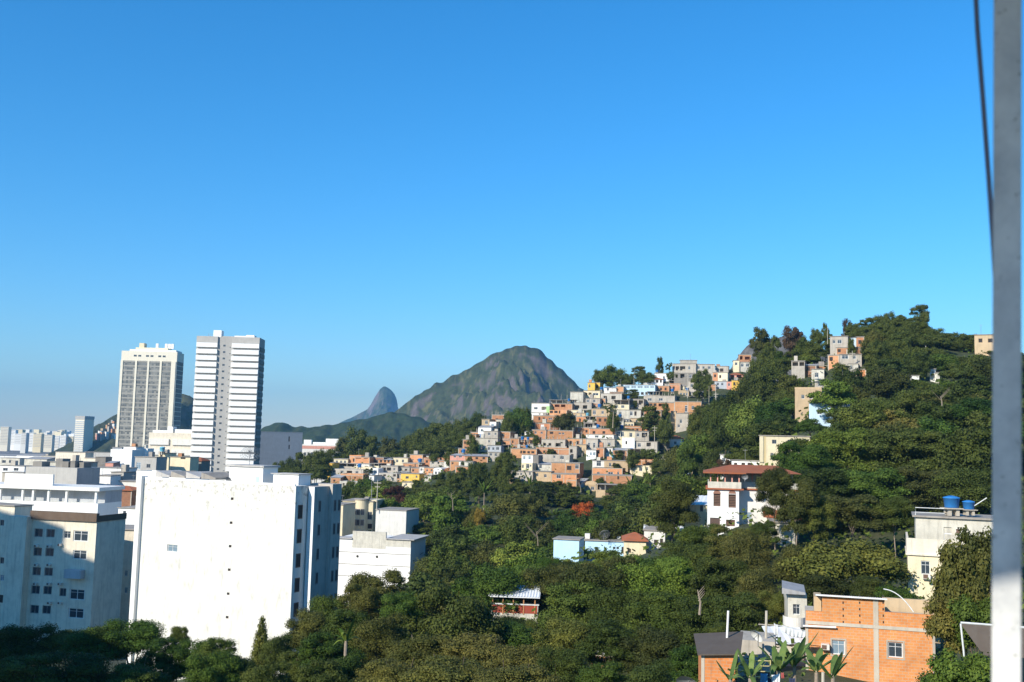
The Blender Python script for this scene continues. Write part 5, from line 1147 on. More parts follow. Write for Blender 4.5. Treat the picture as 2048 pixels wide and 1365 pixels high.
wts = np.linalg.solve(A, np.append(q[:, 2], 0))
def gz(X, Y):
    X = np.atleast_1d(np.asarray(X, float)); Y = np.atleast_1d(np.asarray(Y, float)); u, v = uv(X, Y)
    z = np.zeros_like(u)
    for i in range(n_): z += wts[i] * phi(np.hypot(u - q[i, 0], v - q[i, 1]))
    z = np.maximum(z + wts[n_], 0); return np.where(np.hypot(X, Y) > 2300, 0, z)
def g1(x, y): return float(gz(x, y)[0])
ang = np.concatenate([np.linspace(-PI, -.62, 30)[:-1], np.linspace(-.62, .62, 300), np.linspace(.62, PI, 30)[1:-1]])
rad = np.concatenate([[2], np.exp(np.linspace(math.log(6), math.log(1500), 210)), np.exp(np.linspace(math.log(1500), math.log(8600), 20))[1:]])
AA, RR = np.meshgrid(ang, rad); GX, GY = RR * np.sin(AA), RR * np.cos(AA); GZ = gz(GX.ravel(), GY.ravel())
nr, na = AA.shape
GZ = GZ + np.array([noise.noise((x * .12, y * .12, 0)) * .5 if r < 600 and z > 3 else 0 for x, y, z, r in zip(GX.ravel(), GY.ravel(), GZ, RR.ravel())])
m = MB(); m.v = list(zip(GX.ravel().tolist(), GY.ravel().tolist(), GZ.tolist()))
for i in range(nr - 1):
    for j in range(na): a, b = i * na + j, i * na + (j + 1) % na; m.f.append((a, b, b + na, a + na)); m.m.append(0)
mt, nt, b = nm('ground')
sp = node(nt, 'ShaderNodeSeparateXYZ'); gi = node(nt, 'ShaderNodeNewGeometry'); nt.links.new(gi.outputs['Position'], sp.inputs[0])
mr = node(nt, 'ShaderNodeMapRange'); nt.links.new(sp.outputs[2], mr.inputs[0]); mr.inputs[1].default_value = 3; mr.inputs[2].default_value = 7
pv = gi.outputs['Position']; n1 = noisetex(nt, pv, .25, 8, .7); n2 = noisetex(nt, pv, .02, 8, .7)
green = ramp(nt, n1, [(.3, (.022, .032, .012)), (.55, (.040, .052, .016)), (.75, (.10, .08, .05))])
city = ramp(nt, n2, [(.35, (.10, .10, .10)), (.6, (.20, .19, .18))])
nt.links.new(mix(nt, 'MIX', mr.outputs[0], city, green), b.inputs['Base Color']); b.inputs['Roughness'].default_value = .95
tag(m.build('ground', mt, None, True), kind='structure')
# beach, sea
m = MB(); a = [colp(p, .3, d) for p, d in ((-900, 1250), (145, 1400), (150, 1640), (-900, 1640))]; m.add(a, [(0, 1, 2, 3)]); tag(m.build('beach', plain('sand', (.33, .31, .28), .9)), kind='structure')
m = MB(); a = [colp(p, .15, d) for p, d in ((-3000, 1700), (-1200, 1700), (-700, 7000), (-1500, 7000))]; m.add(a, [(0, 1, 2, 3)]); tag(m.build('sea', plain('sea_water', (.03, .09, .13), .15)), kind='structure')
# ------------------------------------------------------------------ mountains
def mountmat(name, rock, veg, grass, thr, sc=.01):
    m, nt, b = nm(name); gi = node(nt, 'ShaderNodeNewGeometry'); sp = node(nt, 'ShaderNodeSeparateXYZ')
    nt.links.new(gi.outputs['Normal'], sp.inputs[0]); mp = node(nt, 'ShaderNodeMapping'); mp.inputs['Scale'].default_value = (1.6, 1, .16); nt.links.new(gi.outputs['Position'], mp.inputs[0])
    n1 = noisetex(nt, mp.outputs[0], sc, 9, .62); n2 = noisetex(nt, gi.outputs['Position'], sc * 7, 8, .75); n3 = noisetex(nt, mp.outputs[0], sc * 2.2, 6, .6)
    ad = node(nt, 'ShaderNodeMath', operation='MULTIPLY_ADD'); nt.links.new(sp.outputs[2], ad.inputs[0]); ad.inputs[1].default_value = .55; nt.links.new(n1, ad.inputs[2])
    a2 = node(nt, 'ShaderNodeMath', operation='MULTIPLY_ADD'); nt.links.new(n2, a2.inputs[0]); a2.inputs[1].default_value = .35; nt.links.new(ad.outputs[0], a2.inputs[2])
    f = ramp(nt, a2.outputs[0], [(thr - .09, (0, 0, 0)), (thr + .09, (1, 1, 1))])
    rr = ramp(nt, n2, [(.3, tuple(c * .55 for c in rock)), (.5, rock), (.75, tuple(c * 1.7 for c in rock))])
    vv = ramp(nt, n2, [(.3, tuple(c * .5 for c in veg)), (.52, veg), (.72, tuple(c * 1.6 for c in veg))])
    g2 = ramp(nt, n3, [(.52, (0, 0, 0)), (.64, (1, 1, 1))])
    nt.links.new(mix(nt, 'MIX', f, rr, mix(nt, 'MIX', g2, vv, grass)), b.inputs['Base Color']); b.inputs['Roughness'].default_value = .95; b.inputs['Specular IOR Level'].default_value = .1
    return m
def ridged(x, y, s, o=5):
    v = 0; a = 1; f = s
    for _ in range(o): v += a * (1 - abs(noise.noise((x * f, y * f, 3.3))) * 2); a *= .5; f *= 2.03
    return v / 1.94
def mountain(name, sil, d, wf, wb, mat, nx=240, ny=70, amp=.3, s=.004, bumps=0, pw=1.3, lean=0., seed=0):
    px0, px1 = sil[0][0], sil[-1][0]; m = MB(); xs = [p[0] for p in sil]; ys = [p[1] for p in sil]
    for j in range(ny + 1):
        t = -1 + 2 * j / ny
        for i in range(nx + 1):
            px = px0 + (px1 - px0) * i / nx; py = float(np.interp(px, xs, ys)); c = P(px, py, d); H = max(c.z, 0)
            y = d + (t * wf if t < 0 else t * wb); prof = max(0, 1 - abs(t) ** pw)
            rd = ridged(c.x + lean * t * wf + seed, y * .55, s)
            k = abs(t) ** .5 * (1 - abs(t)) * 2
            z = H * (prof - amp * k * (1 - rd)) + bumps * noise.noise((c.x * .05, y * .05, 1)) * min(1, H / 30)
            m.v.append((c.x, y, z - 3 if 0 < i < nx and 0 < j < ny else -20))
    for j in range(ny):
        for i in range(nx): q = j * (nx + 1) + i; m.f.append((q, q + 1, q + nx + 2, q + nx + 1)); m.m.append(0)
    return tag(m.build(name, mat, None, True), kind='structure')
mountain('mountain', [(660,905),(735,862),(760,845),(780,830),(805,810),(830,790),(855,776),(880,763),(900,753),(920,743),(940,734),(960,722),(972,714),(985,706),(1000,700),(1012,697),(1024,693),(1040,690),(1052,690),(1062,693),(1075,695),(1086,703),(1095,711),(1105,720),(1115,731),(1130,744),(1145,758),(1158,768),(1168,779),(1185,800),(1210,835),(1250,880),(1290,905)],
    2500, 620, 500, mountmat('mountain_rock', (.105, .088, .080), (.048, .058, .022), (.115, .11, .045), .975, .016), nx=360, ny=130, amp=.85, s=.0052, bumps=9, lean=.35)
mountain('far_peak', [(640,880),(670,850),(690,840),(705,834),(720,826),(735,818),(742,808),(748,797),(754,787),(760,778),(766,773),(770,772),(776,775),(783,780),(789,788),(793,797),(795,806),(796,820),(810,845),(840,880)],
    6000, 700, 600, mountmat('far_rock', (.19, .15, .14), (.05, .07, .03), (.12, .11, .06), 1.0, .004), nx=200, ny=60, amp=.35, s=.004)
mountain('wooded_ridge', [(490,900),(515,862),(530,852),(548,843),(565,842),(580,847),(600,850),(625,853),(645,849),(665,847),(690,841),(715,838),(735,834),(760,826),(785,823),(800,822),(830,830),(900,860),(960,900)],
    1900, 260, 300, mountmat('wooded_slope', (.07, .065, .05), (.034, .050, .018), (.05, .06, .025), .55, .02), nx=240, ny=40, amp=.4, s=.008, bumps=7)
mountain('city_hill', [(175,905),(186,868),(195,856),(207,843),(220,832),(238,823),(270,805),(310,792),(345,786),(357,784),(370,785),(380,787),(388,794),(393,806),(410,830),(440,870),(470,905)],
    1700, 230, 260, mountmat('city_hill_slope', (.16, .12, .09), (.045, .055, .028), (.08, .08, .04), .9, .015), nx=200, ny=50, amp=.5, s=.009, bumps=6)
mountain('rock_hill', [(1380,860),(1430,790),(1450,745),(1462,728),(1472,712),(1482,698),(1492,686),(1502,677),(1515,671),(1535,670),(1555,668),(1570,664),(1580,656),(1588,655),(1596,662),(1610,672),(1640,690),(1700,720),(1800,760)],
    640, 90, 130, mountmat('grey_rock', (.11, .105, .10), (.045, .055, .025), (.08, .08, .04), 1.12, .03), nx=160, ny=50, amp=.3, s=.02, bumps=2)
# ------------------------------------------------------------------ trees
def ico(r, c, mb, sq=1.0, jit=.12, sub=1):
    bm = bmesh.new(); bmesh.ops.create_icosphere(bm, subdivisions=sub, radius=1); o = len(mb.v)
    for v in bm.verts:
        k = r * random.uniform(1 - jit, 1 + jit); mb.v.append((c[0] + v.co.x * k, c[1] + v.co.y * k, c[2] + v.co.z * k * sq))
    bm.faces.ensure_lookup_table()
    for f in bm.faces: mb.f.append(tuple(o + v.index for v in f.verts)); mb.m.append(0)
    bm.free()
def crown_mesh(kind, nleaf, ls, seed, elong=1.6):
    """leaf clumps over a set of lobes; unit crown: radius 1, z -1..1"""
    random.seed(seed); mb = MB(); lobes = []
    if kind == 'round':
        for i in range(26):
            while True:
                v = Vector((random.uniform(-1, 1), random.uniform(-1, 1), random.uniform(-.85, 1)))
                if .25 < v.length < .8: break
            lobes.append((v, random.uniform(.2, .38), .85))
        lobes.append((Vector((0, 0, -.05)), .6, .9))
    elif kind == 'broad':
        for i in range(34):
            a = random.uniform(0, 2 * PI); r = math.sqrt(random.random()) * .82; z = (1 - r * r) * .75 * random.uniform(.1, 1) - .25
            lobes.append((Vector((math.cos(a) * r, math.sin(a) * r, z)), random.uniform(.16, .27), .62))
        lobes.append((Vector((0, 0, -.05)), .5, .8))
    elif kind == 'layered':
        for k, (z, R_) in enumerate(((-.6, .75), (-.25, .95), (.12, .9), (.5, .68), (.82, .38))):
            for i in range(int(9 * R_) + 1):
                a = random.uniform(0, 2 * PI); r = R_ * random.uniform(.35, .85); lobes.append((Vector((math.cos(a) * r, math.sin(a) * r, z + random.uniform(-.1, .1))), random.uniform(.18, .3), .42))
    elif kind == 'clumpy':
        for i in range(40):
            z = random.uniform(-.85, .9); R_ = math.sqrt(max(0, 1 - z * z)) ; a = random.uniform(0, 2 * PI); r = R_ * math.sqrt(random.uniform(.15, .8))
            lobes.append((Vector((math.cos(a) * r, math.sin(a) * r, z * .9)), random.uniform(.17, .30), .62))
        lobes.append((Vector((0, 0, -.05)), .55, .9))
    elif kind == 'column':
        for i in range(30):
            z = random.uniform(-.95, .9); R_ = .62 * (1 - max(0, z) ** 2 * .8); a = random.uniform(0, 2 * PI); r = R_ * random.uniform(.3, 1)
            lobes.append((Vector((math.cos(a) * r, math.sin(a) * r, z)), random.uniform(.16, .28), 1.25))
    elif kind == 'cone':
        for i in range(40):
            z = -1 + 1.9 * i / 39; R_ = .6 * (1 - (z + 1) / 2) ** .8 + .04; a = i * 2.4; lobes.append((Vector((math.cos(a) * R_ * .7, math.sin(a) * R_ * .7, z)), R_ * .5 + .06, .8))
    elif kind == 'sparse':
        for i in range(18):
            a = random.uniform(0, 2 * PI); r = random.uniform(.3, .9); lobes.append((Vector((math.cos(a) * r, math.sin(a) * r, random.uniform(-.5, .85) * (1 - r * .5))), random.uniform(.13, .24), .55))
    tot = sum(l[1] ** 2 for l in lobes)
    for c, r, sq in lobes:
        if kind != 'sparse': ico(r * .66, c, mb, sq)
        for _ in range(int(nleaf * r * r / tot)):
            dz = random.uniform(-.75, 1); a = random.uniform(0, 2 * PI); s_ = math.sqrt(1 - dz * dz) if abs(dz) < 1 else 0
            dv = Vector((s_ * math.cos(a), s_ * math.sin(a), dz)); p = c + Vector((dv.x, dv.y, dv.z * sq)) * (r * (random.uniform(.66, 1.12) if random.random() < .8 else random.uniform(1.1, 1.38)))
            n = (dv + Vector((random.gauss(0, .5), random.gauss(0, .5), random.gauss(0, .5) + .25))).normalized()
            t = n.cross(Vector((random.gauss(0, 1), random.gauss(0, 1), random.gauss(0, 1)))).normalized(); u = n.cross(t)
            l = ls * random.uniform(.6, 1.4); w_ = l / elong; o = len(mb.v)
            mb.v += [tuple(p - t * l), tuple(p + u * w_ - n * l * .15), tuple(p + t * l), tuple(p - u * w_ - n * l * .15)]; mb.f.append((o, o + 1, o + 2, o + 3)); mb.m.append(0)
    return mb
CR_ = {}
specs = {'near_round': ('round', 26000, .025, 1), 'near_broad': ('broad', 26000, .024, 2), 'near_layered': ('clumpy', 26000, .025, 3), 'near_round2': ('clumpy', 24000, .026, 12),
         'mid_round': ('round', 8500, .042, 4), 'mid_broad': ('broad', 8500, .040, 5), 'mid_layered': ('clumpy', 7500, .045, 6), 'mid_column': ('column', 7500, .038, 7), 'mid_round2': ('clumpy', 8000, .044, 11),
         'cone': ('cone', 6000, .04, 8), 'sparse': ('sparse', 3000, .05, 9), 'fine_broad': ('broad', 16000, .027, 13), 'big_leaf': ('round', 9000, .050, 14)}
CMB = {k: crown_mesh(*v) for k, v in specs.items()}
def crown(k, leaf):
    if (k, leaf) not in CR_: CR_[(k, leaf)] = CMB[k].mesh('crown_' + k, LEAF[leaf])
    return CR_[(k, leaf)]
def trunk_mesh(seed, spread=.5):
    random.seed(seed); m = MB(); bx, by = random.uniform(-.1, .1), random.uniform(-.1, .1)
    m.tube([(0, 0, -.15), (bx * .4, by * .4, .3), (bx, by, .62)], [.05, .036, .03], 8)
    for i in range(6):
        a = i * 1.05 + random.uniform(-.3, .3); r = spread * random.uniform(.6, 1)
        m.tube([(bx, by, .58 + random.uniform(-.08, .04)), (bx + math.cos(a) * r * .4, by + math.sin(a) * r * .4, .8), (bx + math.cos(a) * r, by + math.sin(a) * r, 1.0 + random.uniform(-.05, .12))], [.02, .013, .005], 5, 0, False)
    return m
TRK = [(trunk_mesh(i + 40).mesh('trunk', M['bark']), trunk_mesh(i + 40).mesh('trunk', M['bark_pale'])) for i in range(3)]
random.seed(99)
NT = 0
SHAPEN = {'round': 'rounded', 'broad': 'spreading', 'layered': 'layered', 'column': 'upright', 'cone': 'pointed', 'sparse': 'thin-leaved', 'round2': 'bushy', 'leaf': 'large-leaved'}
TONE = {'dark': 'dark green', 'mid': 'green', 'olive': 'olive', 'bright': 'light green', 'brown': 'brownish', 'red': 'red flowering', 'yellow': 'yellow', 'maroon': 'maroon'}
def tree(px, ytop, wpx, d, kind, leaf, hpx=None, label=None, group='trees of the forest', pale=False, look=None, mark=None):
    """crown top at (px, ytop), crown wpx wide (photo pixels), at distance d, standing on the ground"""
    global NT
    for _ in range(24):
        top = P(px, ytop, d)
        if top.z - g1(top.x, top.y) > (hpx or wpx * .85) * d / FPX * .9 or d < 330 or px < 640 or px > 1440: break
        d *= .988
    top = P(px, ytop, d); s = d / FPX; r = wpx * s / 2; hh = (hpx or wpx * .85) * s / 2
    gnd = g1(top.x, top.y); H = top.z - gnd
    if H < 2: H = 2
    if d > 170 and 'mid' in kind: hh = max(hh, min(.40 * H, r * 1.7))
    if 2 * hh > H * 1.05: hh = H * .52
    cz = H - hh * .97
    root = empty('banana_tree' if 0 else 'tree', (top.x, top.y, top.z - H), random.uniform(0, 6.28))
    tm = random.choice(TRK)[1 if pale else 0]; ts = min(max(r * .8, H * .2), r * 1.0)
    mobj('trunk', tm, root, (0, 0, 0), (ts, ts, cz * 1.02)); mobj('crown', crown(kind, leaf), root, (0, 0, cz), (r, r * random.uniform(.9, 1.1), hh), random.uniform(0, 6))
    if label: tag(root, label, 'tree', group)
    else:
        sz = 'tall ' if H > 16 else 'small ' if r < 2.6 else ''
        auto(root, look or f"{sz}{SHAPEN[kind.split('_')[-1]]} {TONE[leaf]} tree", px, ytop + wpx * .2, 'tree', group)
    if mark: MARK.append((px, ytop + wpx * .3, mark, root))
    NT += 1; return root
def fits(px, top, w_, hp, d, sl=1):
    for x0, y0, x1, y1, dd in PROT:
        if dd > d - 2 and px + w_ * .5 > x0 and px - w_ * .5 < x1 and top < y1 - sl and top + hp > y0: return False
    return True
# hand placed ones: silhouettes and characters
TL = [
 # ridge of the favela
 (1222,729,62,478,'mid_round','mid',50,'big rounded tree at the left end of the ridge skyline','the big ridge tree'),(1196,738,26,480,'mid_round','dark',30),(1250,745,40,474,'mid_round','dark',36),(1278,733,36,482,'mid_round2','dark',36),(1295,742,40,478,'mid_round','mid',34),
 (1320,716,26,484,'mid_column','dark',34,'dark pointed tree poking above the ridge left of the grey house'),(1338,720,16,484,'sparse','dark',30),(1345,742,26,470,'mid_round','dark',24),(1402,738,44,440,'mid_layered','olive',44),(1265,779,34,458,'mid_round2','dark',22),(1417,750,26,436,'mid_column','olive',34),
 (1216,806,16,420,'sparse','olive',30),(1226,822,30,408,'mid_round','mid',26),(1130,824,46,412,'mid_round','dark',34,'dark bushy tree in the middle of the stacked brick houses'),(1300,812,50,410,'mid_round2','dark',34),(1320,840,44,398,'mid_broad','dark',30),(1331,808,24,414,'mid_column','mid',34),(1330,834,34,395,'mid_round','dark',40),
 (1038,813,60,448,'mid_round','mid',56,'large tree with vines standing left of the white and lime house','the large vine-hung tree'),(1052,818,34,440,'mid_column','mid',56),(1015,830,26,440,'mid_round','dark',44),(1007,902,34,362,'mid_round','dark',46),(995,925,30,352,'mid_round','mid',36),(1072,868,16,392,'mid_round','mid',14),
 (1293,888,60,368,'mid_broad','dark',44),(1320,915,40,360,'mid_round','dark',40),(1265,897,30,362,'mid_round','mid',30),(1200,955,18,345,'mid_round','bright',16),
 # left of the favela
 (718,850,62,520,'mid_round','dark',62,'big dark tree standing above the long white building','the big dark tree at left'),(745,872,40,500,'mid_round2','dark',44),(690,872,44,520,'mid_layered','dark',40),(780,872,56,500,'mid_round','olive',56),(820,866,44,505,'mid_round','dark',46),(800,890,60,485,'mid_broad','mid',44),
 (845,852,50,500,'mid_round','dark',50),(870,846,50,498,'mid_round2','dark',50),(895,842,48,495,'mid_round','dark',50),(918,838,44,492,'mid_round','mid',50),(940,834,44,490,'mid_round','dark',46),(958,823,34,488,'mid_round','dark',44,'dark rounded treetop just left of the highest left brick house'),(860,880,50,470,'mid_round','dark',46),(890,870,46,465,'mid_round','dark',46),(925,862,46,455,'mid_round','mid',46),(945,870,36,440,'mid_column','dark',44),(905,895,40,440,'mid_round2','dark',40),(870,905,34,440,'mid_round','dark',30),(835,893,50,455,'mid_broad','olive',36),
 (635,896,46,430,'mid_round','mid',50),(605,905,44,440,'mid_round2','mid',44),(580,912,44,430,'mid_round','dark',44),(555,922,40,430,'mid_layered','mid',40),(660,894,50,440,'mid_round','olive',50),(690,905,44,440,'mid_round','dark',30),(630,925,50,400,'mid_broad','dark',50),(600,930,44,400,'mid_round','mid',44),(646,915,40,405,'mid_round2','olive',44),(575,935,40,390,'mid_round','dark',40),(548,940,36,330,'mid_layered','dark',34),
 (680,968,60,300,'mid_round','dark',60),(660,975,50,290,'mid_round','dark',50),(740,955,60,330,'mid_round','mid',56),(770,958,46,325,'mid_round','mid',50),(790,972,56,300,'mid_round2','maroon',60,'dark maroon tree behind the roof of the white stained block'),(815,990,40,300,'mid_round','dark',44),(720,975,44,320,'mid_layered','dark',40),
 # hilltop at right
 (1840,610,46,320,'mid_round2','dark',62,'tallest tree on the hilltop with a narrow round crown on a bare trunk','the tallest hilltop tree'),(1842,640,36,318,'mid_round','dark',40),(1800,620,46,322,'mid_broad','mid',50),(1775,622,40,325,'mid_round','dark',50),(1760,630,44,326,'mid_round','mid',50),(1735,636,44,328,'mid_round2','dark',50),(1710,644,44,328,'mid_round','mid',44),(1694,641,34,330,'mid_column','brown',40,'brownish leaning tree at the left end of the hilltop wood'),(1820,640,40,318,'mid_round','dark',44),
 (1870,655,50,315,'mid_round','mid',50),(1895,662,50,312,'mid_broad','mid',50),(1920,664,50,310,'mid_round','mid',46),(1945,670,50,308,'mid_round2','mid',46),(1965,682,44,306,'mid_round','mid',46),(1985,696,44,300,'mid_broad','mid',46),(2005,700,44,300,'mid_round','mid',46),(2030,705,50,300,'mid_round','mid',46),
 (1520,655,42,345,'mid_layered','olive',44,'olive layered tree at the left end of the upper wood','the olive layered tree'),(1545,672,40,342,'mid_layered','mid',40),(1585,652,44,342,'mid_layered','brown',46,'brown-topped layered tree rising between the two hill summits'),(1605,672,50,338,'mid_round','mid',44),(1632,655,26,335,'mid_round','dark',26),(1650,648,22,336,'mid_column','dark',30),(1560,690,50,338,'mid_broad','mid',40),(1530,695,44,338,'mid_round','mid',44),(1625,680,50,330,'mid_round','mid',50),(1655,668,30,332,'mid_round2','mid',44),(1590,700,50,330,'mid_round2','dark',44),(1550,715,50,328,'mid_round','dark',44),(1515,715,44,330,'mid_round','dark',44),
 (1702,678,26,312,'mid_column','mid',40),(1682,725,40,300,'mid_round','dark',40),(1740,680,50,312,'mid_round','dark',50),
 # dark belt left of the bright houses
 (1500,745,60,300,'mid_round','dark',60),(1540,735,70,300,'mid_round2','dark',60),(1580,745,60,295,'mid_round','dark',60),(1460,775,60,310,'mid_round','dark',60),(1430,795,50,310,'mid_round','dark',50),(1405,805,50,315,'mid_round','dark',60),(1392,825,44,312,'mid_round','dark',50),(1500,790,84,270,'mid_round','bright',70,'broad lighter green tree in the dark wood right of the villa','the broad light green tree'),(1545,800,70,265,'mid_round','mid',70),(1450,810,60,290,'mid_round','dark',56),(1570,775,40,280,'mid_round','dark',50),(1560,840,60,240,'mid_round','dark',50),(1520,845,50,250,'mid_round','dark',40),(1425,835,50,300,'mid_round','dark',34),
 (1395,862,74,300,'mid_round','bright',64,'light green broad tree directly left of the white villa','the light tree by the villa'),(1375,885,60,290,'mid_round2','mid',50),(1425,895,50,270,'mid_round','dark',50),(1350,890,50,320,'mid_round','dark',50),(1480,885,56,225,'mid_broad','maroon',44),(1450,905,50,225,'mid_broad','brown',44),(1500,905,40,220,'mid_round','dark',40),(1440,925,40,240,'mid_round','olive',24),
 # the big mass
 (1665,760,92,235,'mid_layered','bright',74,'pale green flat-layered tree above the biggest dark trees','the pale layered tree'),(1700,735,70,262,'mid_round','dark',60),(1760,735,80,258,'mid_round2','dark',64),(1820,700,80,285,'mid_round','mid',64),(1880,705,80,282,'mid_round','mid',64),(1950,720,90,275,'mid_broad','mid',64),(1830,750,90,250,'mid_broad','mid',70),(1900,760,90,240,'mid_round','mid',76),(1970,770,90,235,'mid_round2','mid',76),
 (1745,790,150,200,'near_layered','mid',130),(1850,770,150,205,'near_layered','dark',130),(1950,790,150,195,'near_layered','mid',140),(1690,850,150,172,'near_layered','mid',130),(1790,850,170,172,'near_layered','dark',150),(1900,860,170,170,'near_layered','mid',150),(1985,880,150,168,'near_layered','dark',150),
 (1600,880,120,165,'near_layered','mid',100),(1640,930,170,150,'near_layered','dark',120,'dark tree spreading over the red roof of the white veranda house'),(1550,930,84,124,'near_layered','dark',110),(1590,945,96,122,'near_layered','dark',130),(1740,930,170,150,'near_layered','mid',130),(1840,930,150,150,'near_layered','dark',150),(1940,930,150,145,'near_round','dark',150),(1700,985,150,132,'near_layered','dark',90),(1625,985,90,122,'near_layered','dark',100),(1790,990,80,130,'near_layered','dark',80),
 # middle right
 (1685,1030,250,104,'fine_broad','mid',200,'large smooth dome-shaped green tree between the veranda house and the tank house','the large dome-shaped tree'),(1590,1085,110,108,'near_round','dark',100),(1640,1140,160,100,'near_round','dark',80),(1790,1155,100,92,'fine_broad','mid',70,'clipped round tree behind the bare brick house','the round tree behind the brick house'),(1740,1150,90,96,'near_round','dark',60),
 (1920,1062,110,62,'big_leaf','olive',200),(1965,1035,120,64,'big_leaf','olive',200),(1930,1130,110,61,'big_leaf','olive',170),(1900,1185,100,60,'big_leaf','olive',120,'yellow-green large-leaved tree right of the bare brick house'),(1950,1180,110,58,'big_leaf','mid',120),(1920,1290,130,48,'big_leaf','mid',130,'large-leaved tree in the lower right corner under the canopy'),(1880,1330,90,52,'big_leaf','mid',110),(1985,1300,90,50,'big_leaf','mid',120),
 (1410,1045,100,128,'near_layered','mid',80),(1380,1080,120,122,'near_round','dark',100),(1460,1050,110,118,'near_layered','olive',80),(1500,1060,110,112,'near_round','dark',130),(1530,1040,60,124,'near_layered','dark',60),(1440,1110,130,105,'near_layered','dark',120),(1520,1130,110,98,'near_round','dark',110),
 (1470,1180,130,88,'near_layered','dark',120),(1540,1180,70,90,'near_layered','mid',80),(1390,1190,130,88,'near_round2','mid',130),(1440,1240,70,80,'near_round','dark',60),
 (1300,1110,130,118,'near_round','mid',110),(1225,1100,130,128,'near_round2','mid',90),(1180,1120,90,135,'near_round','mid',80),(1130,1130,90,130,'near_round','mid',80),(1100,1112,56,150,'near_round','bright',56,'round light green shrub-like tree left below the light blue house'),(1340,1100,90,130,'near_round','mid',70),
 (1150,1160,150,105,'near_round2','mid',130),(1240,1170,150,100,'near_round','mid',130),(1320,1180,150,96,'near_round2','mid',130),(1130,1230,140,86,'near_round','mid',120),(1220,1240,140,82,'near_round2','mid',100),(1310,1250,150,80,'near_round','dark',120),(1380,1290,120,72,'near_round2','mid',110),
 # foreground
 (760,1135,130,110,'near_layered','olive',130,'olive tree with an open crown in front of the broad white building','the olive tree by the white wall'),(720,1165,90,104,'near_layered','olive',90),(800,1180,110,100,'near_round','mid',90),(660,1185,90,104,'near_round','mid',100),(700,1215,110,94,'near_round2','mid',110),(620,1215,100,98,'near_round','dark',100),(770,1225,130,90,'near_round','olive',110),
 (525,1233,60,92,'cone','mid',100,'pointed tree standing in front of the foot of the big blank white wall','the pointed tree'),(560,1265,80,86,'near_round','dark',90),(640,1265,110,80,'near_round2','mid',100),
 (1030,1241,90,100,'near_round','mid',70),(990,1244,60,102,'near_round2','mid',60),(1065,1236,50,104,'near_round','mid',60),(850,1240,160,82,'near_broad','olive',120),(960,1240,180,80,'near_broad','olive',130),(1050,1265,150,78,'near_broad','olive',120),(900,1285,200,66,'near_broad','olive',130),(1030,1300,180,64,'near_broad','olive',120),(780,1290,170,68,'near_broad','olive',120),(1120,1290,120,70,'near_round','dark',110),(1210,1320,130,62,'near_round2','mid',110),(1310,1320,140,60,'near_round','dark',100),(700,1300,130,70,'near_round','mid',120),(640,1320,120,66,'near_round2','dark',110),
 (265,1235,130,96,'near_round','mid',90),(200,1245,130,96,'near_round','mid',90),(140,1240,120,100,'near_broad','mid',90),(60,1245,130,98,'near_round','dark',100),(0,1250,130,96,'near_round','dark',100),(330,1275,110,88,'near_round2','mid',90),(395,1275,100,88,'near_round','mid',90),(360,1250,40,95,'near_round','dark',44),(440,1272,90,86,'near_round2','mid',90),(425,1300,130,74,'near_round','mid',110),(480,1310,90,76,'near_round','dark',80),(270,1300,150,74,'near_broad','mid',110),(150,1300,150,74,'near_round','dark',110),(50,1305,150,72,'near_round2','dark',110),(540,1320,110,70,'near_round','mid',100),(590,1300,70,80,'near_round2','mid',80),
 # valley characters
 (1168,1002,50,284,'mid_round','red',44,'red flowering tree in the middle of the green valley','the red flowering tree'),(1148,1016,28,283,'mid_broad','red',22),(1088,1012,30,285,'mid_broad','olive',20,'small orange-tinted tree left of the red flowering tree'),(990,980,36,300,'mid_broad','brown',26),(950,1012,46,262,'mid_round','olive',50,'olive tree carrying a bright yellow top in the valley'),(960,1014,24,258,'mid_round','yellow',14,'bright yellow treetop in the left part of the valley','the yellow treetop'),(1092,988,12,300,'mid_column','yellow',22),
 (1040,1060,30,240,'sparse','red',24),(1078,1080,44,236,'sparse','brown',30),
]
for px, yt, w_ in ((1166,1010,30),(955,1016,20),(1088,1016,12)): PROT.append((px - w_ * .3, yt, px + w_ * .3, yt + w_ * .4, 292))
PROT.append((650, 1003, 832, 1150, 276))
TL += [(846,1045,60,268,'mid_round','dark',70),(876,1062,60,255,'mid_round2','mid',70),(835,1080,50,258,'mid_round','dark',60),(862,1105,70,225,'mid_round','dark',80),(895,1135,84,200,'mid_round2','mid',90),(858,1160,84,180,'near_round','dark',90),(925,1120,76,212,'mid_column','mid',100),(905,1190,90,150,'near_round2','mid',100),(845,1200,90,140,'near_round','dark',90)]
for t in TL:
    px, yt, w_, d, k, lf = t[:6]; hp = t[6] if len(t) > 6 else None
    tree(px, yt, w_, d, k, lf, hp, t[7] if len(t) > 7 else None, mark=t[8] if len(t) > 8 else None, pale=random.random() < .3)
for i, (px, yt, w_) in enumerate([(855,958,34),(880,945,34),(905,942,36),(925,935,34),(945,928,36),(965,928,36),(985,935,34),(1000,915,34),(1018,905,36),(1010,935,40),(1030,958,36),(1050,964,36),(1075,962,36),(1095,965,34),(1115,962,34),(1135,966,34),(1150,972,30),
    (1245,965,34),(1262,962,30),(1280,968,36),(1300,958,34),(1320,952,38),(1345,950,40),(1370,952,40),(1395,950,40),(1415,955,36),(900,965,44),(940,960,44),(980,962,44),(700,962,30),(725,958,36),(760,962,34),(845,975,40),(835,960,30),(1190,1000,34),(1225,1005,36),(1170,998,24)]):
    tree(px, yt, w_, 343 - (i % 3) * 6, random.choice(['mid_round', 'mid_round2', 'mid_column', 'mid_broad']), random.choice(['mid', 'mid', 'dark', 'bright']), w_ * 1.4)
